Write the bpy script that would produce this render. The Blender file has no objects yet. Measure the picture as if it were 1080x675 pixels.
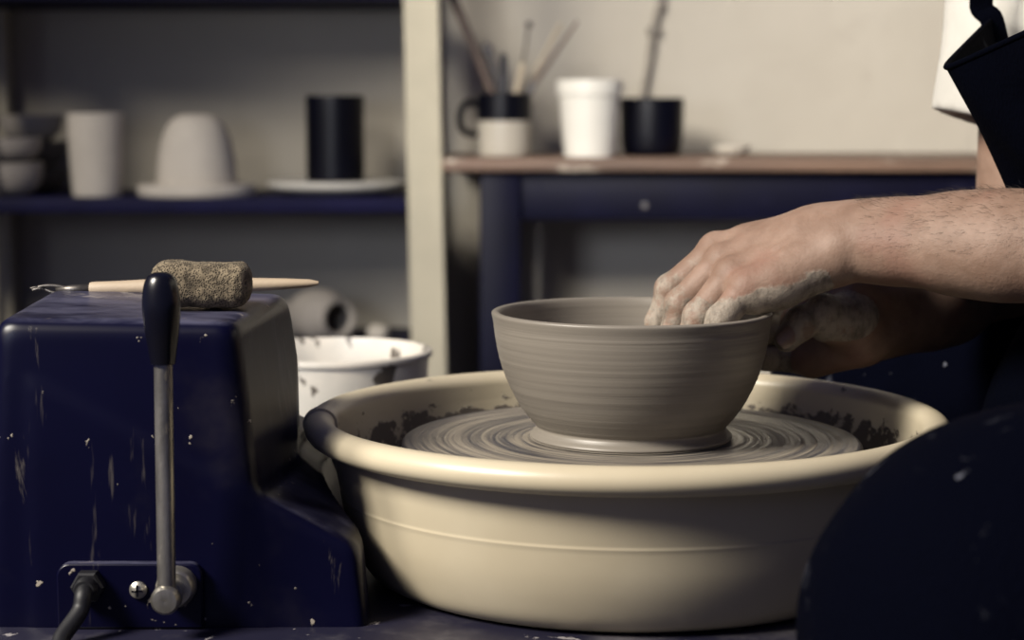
import bpy, math, random
import numpy as np
from mathutils import Vector, Matrix

random.seed(7)
C = bpy.context.scene.collection

# ------------------------------------------------------------------ camera, world, light, exposure
F_PX, CX, DIST, CAMH, HORIZON = 2000.0, -0.078, 1.23, 0.83, 114.0
TH = math.atan((337.5 - HORIZON) / F_PX)
cam_data = bpy.data.cameras.new('camera')
cam_data.sensor_width = 36.0
cam_data.lens = F_PX * 36.0 / 1080.0
cam_data.clip_start = 0.02
cam_data.dof.use_dof = True
cam_data.dof.focus_distance = 1.16
cam_data.dof.aperture_fstop = 6.2
cam = bpy.data.objects.new('camera', cam_data)
C.objects.link(cam)
cam.location = (CX, -DIST, CAMH)
cam.rotation_euler = (math.pi / 2 - TH, 0, 0)
bpy.context.scene.camera = cam

vs = bpy.context.scene.view_settings
vs.view_transform = 'Standard'
vs.look = 'None'
vs.gamma = 1.0
vs.use_curve_mapping = False
vs.exposure = 0.0

world = bpy.data.worlds.new('room_light')
bpy.context.scene.world = world
world.use_nodes = True
bg = world.node_tree.nodes['Background']
bg.inputs[0].default_value = (0.36, 0.40, 0.88, 1)
bg.inputs[1].default_value = 0.19


def area(name, loc, target, sx, sy, power, col):
    l = bpy.data.lights.new(name, 'AREA')
    l.shape = 'RECTANGLE'
    l.size, l.size_y = sx, sy
    l.energy = power
    l.color = col
    o = bpy.data.objects.new(name, l)
    C.objects.link(o)
    o.location = loc
    o.rotation_euler = (Vector(target) - Vector(loc)).to_track_quat('-Z', 'Y').to_euler()
    return o


window = area('window_daylight', (-1.98, -1.22, 2.42), (0.05, 0.05, 0.62), 0.80, 0.80, 44, (1.0, 0.93, 0.82))
window.data.spread = math.radians(86)
wall_fill = area('back_wall_fill', (-0.80, -0.95, 1.72), (0.75, 1.90, 0.90), 0.45, 0.45, 6.9, (1.0, 0.94, 0.85))  # added unseen fill that brightens the back wall
wall_fill.data.spread = math.radians(42)
low = area('low_wall_fill', (-0.75, -0.50, 0.95), (0.05, 1.90, 0.56), 0.30, 0.30, 0.75, (0.78, 0.84, 1.0))  # added weak fill for the wall under table and shelf
low.data.spread = math.radians(48)


def P(px, py, Y):
    """World point seen at photo pixel (px, py) at world depth Y."""
    u = (px - 540.0) / F_PX
    v = -(py - 337.5) / F_PX
    ry = math.cos(TH) + v * math.sin(TH)
    rz = -math.sin(TH) + v * math.cos(TH)
    t = (Y + DIST) / ry
    return Vector((CX + u * t, Y, CAMH + rz * t))


# ------------------------------------------------------------------ helpers: objects
ORG = {}


def thing(name, label, cat, loc=(0, 0, 0), group=None):
    o = bpy.data.objects.new(name, None)
    o.empty_display_size = 0.05
    C.objects.link(o)
    o.location = loc
    o['label'] = label
    o['category'] = cat
    if group:
        o['group'] = group
    ORG[o] = Vector(loc)
    return o


def obj(name, geo, mat, parent=None, origin=None, smooth=True, angle=40, label=None, cat=None, group=None, kind=None):
    V, Fc = geo
    V = np.asarray(V, dtype=np.float64)
    off = ORG[parent] if parent is not None else Vector(origin if origin is not None else (0, 0, 0))
    me = bpy.data.meshes.new(name)
    if isinstance(Fc, np.ndarray):
        n = len(Fc)
        me.vertices.add(len(V))
        me.vertices.foreach_set('co', (V - np.array(off)).astype(np.float32).ravel())
        me.loops.add(n * 4)
        me.loops.foreach_set('vertex_index', Fc.astype(np.int32).ravel())
        me.polygons.add(n)
        me.polygons.foreach_set('loop_start', np.arange(0, n * 4, 4, dtype=np.int32))
        me.update(calc_edges=True)
    else:
        me.from_pydata([tuple(v) for v in (V - np.array(off))], [], [tuple(f) for f in Fc])
        me.update()
    me.validate()
    if smooth:
        me.polygons.foreach_set('use_smooth', np.ones(len(me.polygons), dtype=bool))
        if angle:
            me.set_sharp_from_angle(angle=math.radians(angle))
    o = bpy.data.objects.new(name, me)
    C.objects.link(o)
    me.materials.append(mat)
    if parent is not None:
        o.parent = parent
    else:
        o.location = off
    ORG[o] = off
    if label:
        o['label'] = label
    if cat:
        o['category'] = cat
    if group:
        o['group'] = group
    if kind:
        o['kind'] = kind
    return o


def join(*gs):
    V, Fc = [], []
    for v, f in gs:
        b = len(V)
        V += [tuple(x) for x in v]
        Fc += [tuple(i + b for i in q) for q in f]
    return V, Fc


def moved(g, M):
    return [tuple(M @ Vector(v)) for v in g[0]], g[1]


def box(lo, hi, bev=0.0, seg=2):
    import bmesh
    bm = bmesh.new()
    bmesh.ops.create_cube(bm, size=1.0)
    for v in bm.verts:
        for a in range(3):
            v.co[a] = lo[a] if v.co[a] < 0 else hi[a]
    if bev:
        bmesh.ops.bevel(bm, geom=bm.edges[:], offset=bev, segments=seg, profile=0.5, affect='EDGES')
    bm.verts.ensure_lookup_table()
    g = [tuple(v.co) for v in bm.verts], [tuple(v.index for v in f.verts) for f in bm.faces]
    bm.free()
    return g


def catmull(pts, n=6, closed=False):
    pts = [np.array(p, float) for p in pts]
    out = []
    m = len(pts)
    for i in range(m - 1):
        p0, p1, p2, p3 = pts[max(i - 1, 0)], pts[i], pts[i + 1], pts[min(i + 2, m - 1)]
        for k in range(n):
            t = k / n
            out.append(0.5 * (2 * p1 + (p2 - p0) * t + (2 * p0 - 5 * p1 + 4 * p2 - p3) * t * t + (3 * p1 - p0 - 3 * p2 + p3) * t ** 3))
    out.append(pts[-1])
    return out


def lathe(prof, cx=0, cy=0, cz=0, n=64, a0=0.0, a1=2 * math.pi, wob=None):
    full = abs(a1 - a0 - 2 * math.pi) < 1e-6
    m = n if full else n + 1
    V, Fc = [], []
    k = len(prof)
    for i in range(m):
        a = a0 + (a1 - a0) * i / n
        for j, (r, z) in enumerate(prof):
            rr = r * (1 + (wob(a, z) if wob else 0))
            V.append((cx + rr * math.cos(a), cy + rr * math.sin(a), cz + z))
    for i in range(n):
        ii = (i + 1) % m if full else i + 1
        for j in range(k - 1):
            if prof[j][0] == 0 and prof[j + 1][0] == 0:
                continue
            Fc.append((i * k + j, ii * k + j, ii * k + j + 1, i * k + j + 1))
    return V, Fc


def tube(path, rad, n=12, caps=True):
    path = [Vector(p) for p in path]
    if not hasattr(rad, '__len__'):
        rad = [rad] * len(path)
    V, Fc = [], []
    up = None
    for i, p in enumerate(path):
        d = (path[min(i + 1, len(path) - 1)] - path[max(i - 1, 0)]).normalized()
        if up is None:
            up = Vector((0, 0, 1)) if abs(d.z) < 0.9 else Vector((1, 0, 0))
        s = d.cross(up).normalized()
        up = s.cross(d).normalized()
        for k in range(n):
            a = 2 * math.pi * k / n
            V.append(tuple(p + (s * math.cos(a) + up * math.sin(a)) * rad[i]))
    for i in range(len(path) - 1):
        for k in range(n):
            kk = (k + 1) % n
            Fc.append((i * n + k, i * n + kk, (i + 1) * n + kk, (i + 1) * n + k))
    if caps:
        Fc.append(tuple(range(n))[::-1])
        Fc.append(tuple((len(path) - 1) * n + k for k in range(n)))
    return V, Fc


def grid_sheet(rows):
    nr, nc = len(rows), len(rows[0])
    V = [tuple(p) for r in rows for p in r]
    Fc = [(i * nc + j, i * nc + j + 1, (i + 1) * nc + j + 1, (i + 1) * nc + j) for i in range(nr - 1) for j in range(nc - 1)]
    return V, Fc


# ------------------------------------------------------------------ helpers: distance fields -> mesh
def axis(*segs):
    """segs: (start, end, step) in order -> coordinate array."""
    out = []
    for a, b, s in segs:
        n = max(1, int(round((b - a) / s)))
        out += list(np.linspace(a, b, n, endpoint=False))
    out.append(segs[-1][1])
    return np.array(out, dtype=np.float32)


class Field:
    def __init__(s, xs, ys, zs):
        s.ax = (xs, ys, zs)
        s.d = np.full((len(xs), len(ys), len(zs)), 0.5, dtype=np.float32)

    def _sl(s, lo, hi):
        r = []
        for a in range(3):
            i0 = max(0, int(np.searchsorted(s.ax[a], lo[a])) - 1)
            i1 = min(len(s.ax[a]), int(np.searchsorted(s.ax[a], hi[a])) + 1)
            r.append(slice(i0, max(i0, i1)))
        return tuple(r)

    def _xyz(s, sl):
        return (s.ax[0][sl[0]][:, None, None], s.ax[1][sl[1]][None, :, None], s.ax[2][sl[2]][None, None, :])

    def put(s, f, lo, hi, k=0.0, op='add'):
        sl = s._sl(lo, hi)
        x, y, z = s._xyz(sl)
        b = f(x, y, z).astype(np.float32)
        a = s.d[sl]
        if op == 'cut':
            b = -b
            m = np.maximum(a, b)
            if k > 0:
                h = np.maximum(k - np.abs(a - b), 0) / k
                m = m + h * h * k * 0.25
        else:
            m = np.minimum(a, b)
            if k > 0:
                h = np.maximum(k - np.abs(a - b), 0) / k
                m = m - h * h * k * 0.25
        s.d[sl] = m

    def cone(s, a, b, r1, r2, k=0.0, flat=None, op='add', pad=0.012):
        """Tapered capsule; flat=(normal, factor>1 squashes along it)."""
        a, b = np.array(a, float), np.array(b, float)
        ba = b - a
        L2 = max(float(ba @ ba), 1e-12)

        def f(x, y, z):
            X, Y, Z = x - a[0], y - a[1], z - a[2]
            t = np.clip((X * ba[0] + Y * ba[1] + Z * ba[2]) / L2, 0, 1)
            X, Y, Z = X - t * ba[0], Y - t * ba[1], Z - t * ba[2]
            if flat is not None:
                n, q = np.array(flat[0], float), flat[1]
                n = n / np.linalg.norm(n)
                w = (X * n[0] + Y * n[1] + Z * n[2]) * (q - 1)
                X, Y, Z = X + w * n[0], Y + w * n[1], Z + w * n[2]
            return np.sqrt(X * X + Y * Y + Z * Z) - (r1 + (r2 - r1) * t)
        p = max(r1, r2) + k + pad
        s.put(f, np.minimum(a, b) - p, np.maximum(a, b) + p, k, op)

    def ball(s, c, r, k=0.0, flat=None, op='add', pad=0.012):
        s.cone(c, np.array(c, float) + 1e-5, r, r, k, flat, op, pad)

    def mesh(s, relax=1):
        d = s.d
        ins = d < 0
        c = np.zeros(tuple(n - 1 for n in d.shape), dtype=np.uint8)
        for i in (0, 1):
            for j in (0, 1):
                for k in (0, 1):
                    c += ins[i:d.shape[0] - 1 + i, j:d.shape[1] - 1 + j, k:d.shape[2] - 1 + k]
        act = (c > 0) & (c < 8)
        I = np.argwhere(act)
        idx = np.full(c.shape, -1, dtype=np.int32)
        idx[act] = np.arange(len(I))
        pos = np.zeros((len(I), 3))
        cnt = np.zeros(len(I))
        corners = [(i, j, k) for i in (0, 1) for j in (0, 1) for k in (0, 1)]
        for p in corners:
            for a in range(3):
                if p[a]:
                    continue
                q = list(p)
                q[a] = 1
                ip = I + np.array(p)
                iq = I + np.array(q)
                d0 = d[ip[:, 0], ip[:, 1], ip[:, 2]]
                d1 = d[iq[:, 0], iq[:, 1], iq[:, 2]]
                m = (d0 < 0) != (d1 < 0)
                t = np.where(m, d0 / np.where(m, d0 - d1, 1), 0)
                for b in range(3):
                    x0 = s.ax[b][ip[:, b]]
                    x1 = s.ax[b][iq[:, b]]
                    pos[:, b] += np.where(m, x0 + t * (x1 - x0), 0)
                cnt += m
        pos /= cnt[:, None]
        faces = []
        for a in range(3):
            b, e = (a + 1) % 3, (a + 2) % 3
            sl0 = [slice(None)] * 3
            sl1 = [slice(None)] * 3
            sl0[a] = slice(0, -1)
            sl1[a] = slice(1, None)
            i0, i1 = ins[tuple(sl0)], ins[tuple(sl1)]
            ch = np.argwhere(i0 != i1)
            ok = (ch[:, b] > 0) & (ch[:, e] > 0) & (ch[:, b] < d.shape[b] - 1) & (ch[:, e] < d.shape[e] - 1)
            ch = ch[ok]
            flip = ~i0[ch[:, 0], ch[:, 1], ch[:, 2]]
            q = []
            for db, de in ((-1, -1), (0, -1), (0, 0), (-1, 0)):
                cc = ch.copy()
                cc[:, b] += db
                cc[:, e] += de
                q.append(idx[cc[:, 0], cc[:, 1], cc[:, 2]])
            q = np.stack(q, 1)
            q[flip] = q[flip][:, ::-1]
            faces.append(q)
        Fq = np.concatenate(faces)
        Fq = Fq[(Fq >= 0).all(1)]
        for _ in range(relax):
            acc = np.zeros_like(pos)
            n = np.zeros(len(pos))
            for u, w in ((0, 1), (1, 2), (2, 3), (3, 0)):
                np.add.at(acc, Fq[:, u], pos[Fq[:, w]])
                np.add.at(acc, Fq[:, w], pos[Fq[:, u]])
                np.add.at(n, Fq[:, u], 1)
                np.add.at(n, Fq[:, w], 1)
            pos = 0.5 * pos + 0.5 * acc / np.maximum(n, 1)[:, None]
        return pos, Fq


# ------------------------------------------------------------------ helpers: materials
class NT:
    def __init__(s, name):
        s.m = bpy.data.materials.new(name)
        s.m.use_nodes = True
        s.n = s.m.node_tree.nodes
        s.l = s.m.node_tree.links
        s.b = s.n['Principled BSDF']
        s.tc = s.n.new('ShaderNodeTexCoord')

    def link(s, a, b):
        s.l.new(a, b)

    def coords(s, scale=(1, 1, 1), rot=(0, 0, 0)):
        mp = s.n.new('ShaderNodeMapping')
        mp.inputs['Scale'].default_value = scale
        mp.inputs['Rotation'].default_value = rot
        s.link(s.tc.outputs['Object'], mp.inputs['Vector'])
        return mp.outputs[0]

    def noise(s, scale, detail=4, rough=0.55, vec=None, dist=0.0):
        t = s.n.new('ShaderNodeTexNoise')
        t.inputs['Scale'].default_value = scale
        t.inputs['Detail'].default_value = detail
        t.inputs['Roughness'].default_value = rough
        t.inputs['Distortion'].default_value = dist
        s.link(vec if vec is not None else s.tc.outputs['Object'], t.inputs['Vector'])
        return t.outputs['Fac']

    def ramp(s, fac, lo, hi, a=0.0, b=1.0):
        r = s.n.new('ShaderNodeMapRange')
        r.interpolation_type = 'SMOOTHSTEP'
        r.inputs['From Min'].default_value = lo
        r.inputs['From Max'].default_value = hi
        r.inputs['To Min'].default_value = a
        r.inputs['To Max'].default_value = b
        s.link(fac, r.inputs['Value'])
        return r.outputs[0]

    def mth(s, op, a, b=None):
        t = s.n.new('ShaderNodeMath')
        t.operation = op
        for i, v in enumerate((a, b)):
            if v is None:
                continue
            if isinstance(v, (int, float)):
                t.inputs[i].default_value = v
            else:
                s.link(v, t.inputs[i])
        return t.outputs[0]

    def mix(s, fac, a, b):
        t = s.n.new('ShaderNodeMix')
        t.data_type = 'RGBA'
        for v, i in ((fac, t.inputs[0]), (a, t.inputs[6]), (b, t.inputs[7])):
            if isinstance(v, (int, float)):
                i.default_value = v
            elif isinstance(v, tuple):
                i.default_value = (*v, 1)
            else:
                s.link(v, i)
        return t.outputs[2]

    def sep(s, vec=None):
        t = s.n.new('ShaderNodeSeparateXYZ')
        s.link(vec if vec is not None else s.tc.outputs['Object'], t.inputs[0])
        return t.outputs

    def comb(s, x, y, z):
        t = s.n.new('ShaderNodeCombineXYZ')
        for v, i in zip((x, y, z), t.inputs):
            if isinstance(v, (int, float)):
                i.default_value = v
            else:
                s.link(v, i)
        return t.outputs[0]

    def attr(s, name):
        t = s.n.new('ShaderNodeAttribute')
        t.attribute_name = name
        return t.outputs['Fac']

    def color(s, c):
        if isinstance(c, tuple):
            s.b.inputs['Base Color'].default_value = (*c, 1)
        else:
            s.link(c, s.b.inputs['Base Color'])

    def rough(s, r):
        if isinstance(r, (int, float)):
            s.b.inputs['Roughness'].default_value = r
        else:
            s.link(r, s.b.inputs['Roughness'])

    def bump(s, h, dist=0.001, strength=1.0):
        t = s.n.new('ShaderNodeBump')
        t.inputs['Strength'].default_value = strength
        t.inputs['Distance'].default_value = dist
        s.link(h, t.inputs['Height'])
        s.link(t.outputs[0], s.b.inputs['Normal'])

    def spec(s, v):
        s.b.inputs['Specular IOR Level'].default_value = v


def plain(name, base, rough=0.5, var=0.12, scale=30, bump=0.0, metal=0.0, stains=(), spec=0.5, stretch=(1, 1, 1)):
    """Base colour with soft variation; stains = (colour, noise scale, threshold, softness, stretch)."""
    if max(base) > 0.1 and metal == 0:
        base = tuple(c * 0.75 for c in base)
    t = NT(name)
    n = t.noise(scale, vec=t.coords(stretch))
    dark = tuple(c * (1 - var) for c in base)
    lite = tuple(min(1, c * (1 + var)) for c in base)
    col = t.mix(t.ramp(n, 0.3, 0.7), dark, lite)
    rg = rough
    for (sc, ns, th, sf, st) in stains:
        mk = t.ramp(t.noise(ns, 5, 0.6, vec=t.coords(st)), th, th + sf)
        col = t.mix(mk, col, sc)
        rg = t.ramp(mk, 0, 1, rough, 0.75) if isinstance(rg, float) else rg
    t.color(col)
    t.rough(rg)
    t.spec(spec)
    t.b.inputs['Metallic'].default_value = metal
    if bump:
        t.bump(t.noise(scale * 6, 5), 0.002, bump)
    return t.m


M = {}
t = NT('wall_plaster')
n1 = t.ramp(t.noise(2.2, 5, 0.6), 0.35, 0.7)
n2 = t.ramp(t.noise(9, 5, 0.7), 0.60, 0.78, 0, 0.4)
t.color(t.mix(n2, t.mix(n1, (0.375, 0.341, 0.281), (0.420, 0.386, 0.323)), (0.300, 0.266, 0.217)))
t.rough(0.85)
t.bump(t.noise(14, 6, 0.6), 0.006, 0.5)
M['wall'] = t.m
M['floor'] = plain('floor_concrete', (0.09, 0.085, 0.085), 0.8, 0.3, 4, 0.2)
M['cream'] = plain('cream_paint', (0.60, 0.54, 0.39), 0.55, 0.06, 12, 0.05, stains=(((0.42, 0.34, 0.2), 22, 0.68, 0.1, (1, 1, 0.3)),))
CLAY = (0.42, 0.37, 0.30)
t = NT('navy_enamel')
drip = t.ramp(t.noise(26, 6, 0.62, vec=t.coords((1, 1, 0.22)), dist=0.6), 0.62, 0.70, 0, 0.32)
spk = t.ramp(t.noise(85, 3, 0.5), 0.70, 0.735, 0, 0.7)
scr = t.ramp(t.noise(60, 4, 0.6, vec=t.coords((1, 1, 0.12), (0, 0.5, 0))), 0.64, 0.74, 0, 0.16)
film = t.ramp(t.noise(7, 5, 0.6), 0.5, 0.8, 0, 0.05)
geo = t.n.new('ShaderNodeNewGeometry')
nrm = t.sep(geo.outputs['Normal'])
dust_sheen = t.mth('MULTIPLY', t.ramp(nrm[2], 0.70, 0.97), t.ramp(t.noise(28, 6, 0.65, vec=t.coords((0.5, 1, 1))), 0.36, 0.66, 0.03, 0.30))  # clay film on upward faces, with their pale sheen put into the colour
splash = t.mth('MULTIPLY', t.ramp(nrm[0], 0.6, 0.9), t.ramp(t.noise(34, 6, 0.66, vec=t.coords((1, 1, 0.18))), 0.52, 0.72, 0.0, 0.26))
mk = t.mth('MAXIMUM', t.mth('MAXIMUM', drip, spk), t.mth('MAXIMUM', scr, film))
film2 = t.mth('MAXIMUM', dust_sheen, splash)
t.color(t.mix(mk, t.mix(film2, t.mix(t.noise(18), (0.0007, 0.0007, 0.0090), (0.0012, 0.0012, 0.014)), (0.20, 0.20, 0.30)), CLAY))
t.rough(t.ramp(mk, 0, 0.5, 0.33, 0.75))
t.spec(0.22)
t.bump(mk, 0.0006, 0.6)
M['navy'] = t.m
t = NT('navy_enamel_clay_filmed')
n0 = t.ramp(t.noise(11, 6, 0.65), 0.42, 0.72, 0.02, 0.30)
n1 = t.ramp(t.noise(55, 4, 0.55), 0.66, 0.70, 0, 0.8)
mk = t.mth('MAXIMUM', n0, n1)
t.color(t.mix(mk, (0.003, 0.003, 0.016), (0.30, 0.28, 0.28)))
t.rough(0.4)
t.bump(mk, 0.0008, 0.5)
M['navy_filmed'] = t.m
M['navy_dull'] = plain('navy_paint_dull', (0.0022, 0.0022, 0.0115), 0.5, 0.2, 10, 0.08, spec=0.12, stains=(((0.006, 0.006, 0.02), 30, 0.62, 0.1, (1, 1, 1)),))
M['navy_shelf'] = plain('navy_paint_shelf', (0.007, 0.0065, 0.033), 0.6, 0.2, 10, 0.08, spec=0.15)
M['black'] = plain('black_plastic', (0.002, 0.002, 0.005), 0.27, 0.2, 20)
M['rubber'] = plain('black_rubber', (0.003, 0.003, 0.005), 0.55, 0.2, 40)
M['steel'] = plain('worn_steel', (0.38, 0.36, 0.32), 0.38, 0.35, 60, 0.08, metal=0.9, stains=(((0.30, 0.27, 0.22), 50, 0.58, 0.1, (1, 1, 0.4)),), stretch=(1, 1, 0.3))


def pan_material():
    t = NT('cream_plastic')
    x, y, z = t.sep()[:3]
    r = t.mth('SQRT', t.mth('ADD', t.mth('MULTIPLY', x, x), t.mth('MULTIPLY', y, y)))
    col = t.mix(t.ramp(t.noise(9, 5), 0.3, 0.7), (0.450, 0.390, 0.277), (0.503, 0.443, 0.323))
    ins = t.attr('inside')
    low = t.ramp(z, 0.074, 0.094, 1, 0)
    blot = t.ramp(t.mth('ADD', t.noise(60, 6, 0.68, vec=t.coords((1, 1, 1.3))), t.mth('MULTIPLY', low, 0.23)), 0.645, 0.685)
    blot = t.mth('MULTIPLY', t.mth('MULTIPLY', blot, ins), 0.92)
    film = t.mth('MULTIPLY', t.mth('MULTIPLY', ins, t.ramp(z, 0.062, 0.100, 1, 0.1)), 0.45)
    col = t.mix(film, col, (0.225, 0.191, 0.150))
    col = t.mix(blot, col, (0.085, 0.070, 0.060))
    fl = t.ramp(t.noise(55, 3), 0.76, 0.79, 0, 0.85)
    col = t.mix(fl, col, (0.16, 0.12, 0.09))
    t.color(col)
    t.rough(t.ramp(blot, 0, 1, 0.36, 0.7))
    t.bump(blot, 0.0012, 0.7)
    return t.m


M['pan'] = pan_material()


def turned_clay(name, dark, light, kr, kz, rough, rings):
    """Clay with streaks that run round the turning axis (object Z)."""
    t = NT(name)
    x, y, z = t.sep()[:3]
    r = t.mth('SQRT', t.mth('ADD', t.mth('MULTIPLY', x, x), t.mth('MULTIPLY', y, y)))
    nx = t.mth('DIVIDE', x, t.mth('ADD', r, 1e-4))
    ny = t.mth('DIVIDE', y, t.mth('ADD', r, 1e-4))
    v = t.comb(t.mth('ADD', t.mth('MULTIPLY', r, kr), t.mth('MULTIPLY', z, kz)), t.mth('MULTIPLY', nx, rings), t.mth('MULTIPLY', ny, rings))
    n = t.noise(1.0, 6, 0.62, vec=v)
    n2 = t.noise(0.35, 3, 0.5, vec=v)
    f = t.ramp(t.mth('ADD', t.mth('MULTIPLY', n, 0.7), t.mth('MULTIPLY', n2, 0.4)), 0.42, 0.68)
    t.color(t.mix(f, dark, light))
    t.rough(rough)
    return t, n, f, r


t, n, f, r = turned_clay('wet_throwing_clay', (0.166, 0.148, 0.124), (0.200, 0.179, 0.150), 120, 300, 0.42, 0.35)
t.bump(n, 0.0005, 0.45)
M['bowl'] = t.m
t, n, f, r = turned_clay('slip_covered_metal', (0.020, 0.022, 0.036), (0.255, 0.222, 0.175), 330, 40, 0.40, 0.9)
t.rough(t.ramp(f, 0, 1, 0.28, 0.55))
t.bump(n, 0.0012, 0.5)
M['head'] = t.m

t = NT('sponge')
sp = t.n.new('ShaderNodeTexVoronoi')
sp.inputs['Scale'].default_value = 800
t.link(t.tc.outputs['Object'], sp.inputs['Vector'])
hole = t.ramp(sp.outputs['Distance'], 0.18, 0.5)
nn = t.noise(140, 5)
t.color(t.mix(t.mth('MULTIPLY', hole, t.ramp(nn, 0.3, 0.6)), (0.064, 0.050, 0.032), (0.188, 0.150, 0.098)))
t.rough(0.95)
t.bump(t.mth('ADD', hole, nn), 0.002, 0.8)
M['sponge'] = t.m
M['tool_wood'] = plain('pale_tool_wood', (0.47, 0.37, 0.26), 0.6, 0.15, 60, 0.1, stretch=(0.15, 1, 1))
M['wire'] = plain('dark_wire', (0.10, 0.09, 0.08), 0.4, 0.3, 200, metal=0.7)
t = NT('white_bucket_plastic')
sm = t.ramp(t.noise(38, 4, 0.6, vec=t.coords((1, 1, 0.6))), 0.59, 0.615)
t.color(t.mix(sm, t.mix(t.ramp(t.noise(14), 0.4, 0.7), (0.47, 0.445, 0.39), (0.60, 0.55, 0.47)), (0.085, 0.07, 0.055)))
t.rough(0.45)
M['bucket'] = t.m
M['bisque'] = plain('pale_bisque', (0.70, 0.635, 0.53), 0.8, 0.06, 20, 0.08)
M['bisque_grey'] = plain('grey_bisque', (0.40, 0.36, 0.31), 0.8, 0.08, 20, 0.08)
M['bisque_shaded'] = plain('shaded_bisque', (0.13, 0.12, 0.115), 0.8, 0.1, 20, 0.08)  # shade on the rear bowls put into their clay colour
M['white_glaze'] = plain('white_glaze', (0.80, 0.76, 0.66), 0.5, 0.03, 20)
M['blue_glaze'] = plain('dark_blue_glaze', (0.0008, 0.001, 0.004), 0.4, 0.2, 15, spec=0.2)
M['mug_cream'] = plain('mug_cream_glaze', (0.55, 0.50, 0.41), 0.45, 0.04, 15)
M['cup_white'] = plain('white_cup_plastic', (0.83, 0.80, 0.71), 0.5, 0.03, 15)
M['wood_top'] = plain('worn_brown_wood', (0.165, 0.10, 0.066), 0.6, 0.35, 9, 0.15, stains=(((0.52, 0.45, 0.36), 13, 0.57, 0.12, (0.6, 2, 2)), ((0.06, 0.035, 0.025), 9, 0.6, 0.1, (0.5, 2, 2))), stretch=(0.3, 3, 3))
M['stool_wood'] = plain('plain_wood', (0.25, 0.17, 0.10), 0.6, 0.25, 8, 0.1, stretch=(0.2, 2, 2))
M['brush_brown'] = plain('brush_handle_brown', (0.10, 0.07, 0.055), 0.5, 0.15, 50)
M['brush_beige'] = plain('brush_handle_beige', (0.45, 0.37, 0.26), 0.5, 0.1, 50)
M['brush_grey'] = plain('brush_handle_grey', (0.13, 0.12, 0.12), 0.5, 0.1, 50)
M['brush_navy'] = plain('brush_handle_navy', (0.003, 0.004, 0.012), 0.45, 0.1, 50)
M['bristle'] = plain('dark_bristles', (0.045, 0.04, 0.04), 0.9, 0.3, 200)
M['cable_grey'] = plain('grey_wall_cable', (0.27, 0.24, 0.20), 0.7, 0.15, 30)

t = NT('skin')
cl = t.attr('clay')
mott = t.ramp(t.noise(45, 5, 0.6), 0.32, 0.68)
fine = t.noise(900, 4, 0.6)
lines = t.noise(300, 5, 0.6, vec=t.coords((1, 0.5, 1)))
skin = t.mix(t.mth('MULTIPLY', t.ramp(t.noise(17, 3), 0.5, 0.68), 0.45), t.mix(mott, (0.185, 0.116, 0.083), (0.245, 0.163, 0.122)), (0.215, 0.105, 0.078))
cmask = t.ramp(t.mth('ADD', cl, t.mth('MULTIPLY', t.mth('SUBTRACT', t.noise(90, 5, 0.6), 0.5), 0.75)), 0.42, 0.62)
clc = t.mix(t.ramp(t.noise(110, 6, 0.7, vec=t.coords((1, 1, 0.5))), 0.30, 0.60), (0.112, 0.096, 0.075), (0.300, 0.262, 0.214))
t.color(t.mix(t.mth('MULTIPLY', cmask, 0.9), skin, clc))
t.rough(t.ramp(cmask, 0, 1, 0.58, 0.66))
t.spec(0.35)
t.bump(t.mth('ADD', t.mth('ADD', t.mth('MULTIPLY', fine, 0.25), t.mth('MULTIPLY', lines, 0.6)), t.mth('MULTIPLY', t.mth('MULTIPLY', cmask, t.noise(170, 5, 0.6)), 0.75)), 0.0013, 0.5)
t.b.inputs['Subsurface Weight'].default_value = 0.06
t.b.inputs['Subsurface Radius'].default_value = (0.006, 0.003, 0.002)
M['skin'] = t.m
M['nail'] = plain('clay_stained_nail', (0.30, 0.21, 0.16), 0.35, 0.1, 60)
M['shirt'] = plain('white_cotton', (0.60, 0.58, 0.53), 0.9, 0.03, 60, 0.12)


def denim(name, base, amount):
    t = NT(name)
    w = t.noise(700, 2, vec=t.coords((1, 1, 0.25)))
    s1 = t.ramp(t.noise(24, 6, 0.68, dist=0.5), 0.61, 0.78, 0, amount)
    s2 = t.ramp(t.noise(60, 4, 0.6), 0.70, 0.76, 0, amount)
    lt = tuple(c * 1.8 for c in base)
    t.color(t.mix(t.mth('MAXIMUM', s1, s2), t.mix(w, base, lt), (0.22, 0.23, 0.28)))
    t.rough(0.9)
    t.spec(0.03)
    t.bump(t.mth('ADD', t.mth('MULTIPLY', w, 0.3), t.noise(16, 4)), 0.006, 0.5)
    return t.m


M['jeans'] = denim('navy_denim', (0.0002, 0.0004, 0.0022), 0.50)
M['apron'] = denim('navy_apron_cloth', (0.0002, 0.0004, 0.0018), 0.28)
M['hair'] = plain('brown_hair', (0.03, 0.02, 0.014), 0.6, 0.3, 200, 0.3, stretch=(1, 1, 0.1))
M['shoe'] = plain('dark_shoe', (0.02, 0.018, 0.02), 0.6, 0.2, 30)

# ------------------------------------------------------------------ setting
FLOOR = 0.10
WALL_Y = 1.90
obj('floor', box((-3.2, -3.0, FLOOR - 0.1), (3.2, WALL_Y, FLOOR)), M['floor'], smooth=False, kind='structure')
obj('wall_back', box((-3.2, WALL_Y, FLOOR - 0.1), (3.2, WALL_Y + 0.12, 2.8)), M['wall'], smooth=False, kind='structure')

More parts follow.
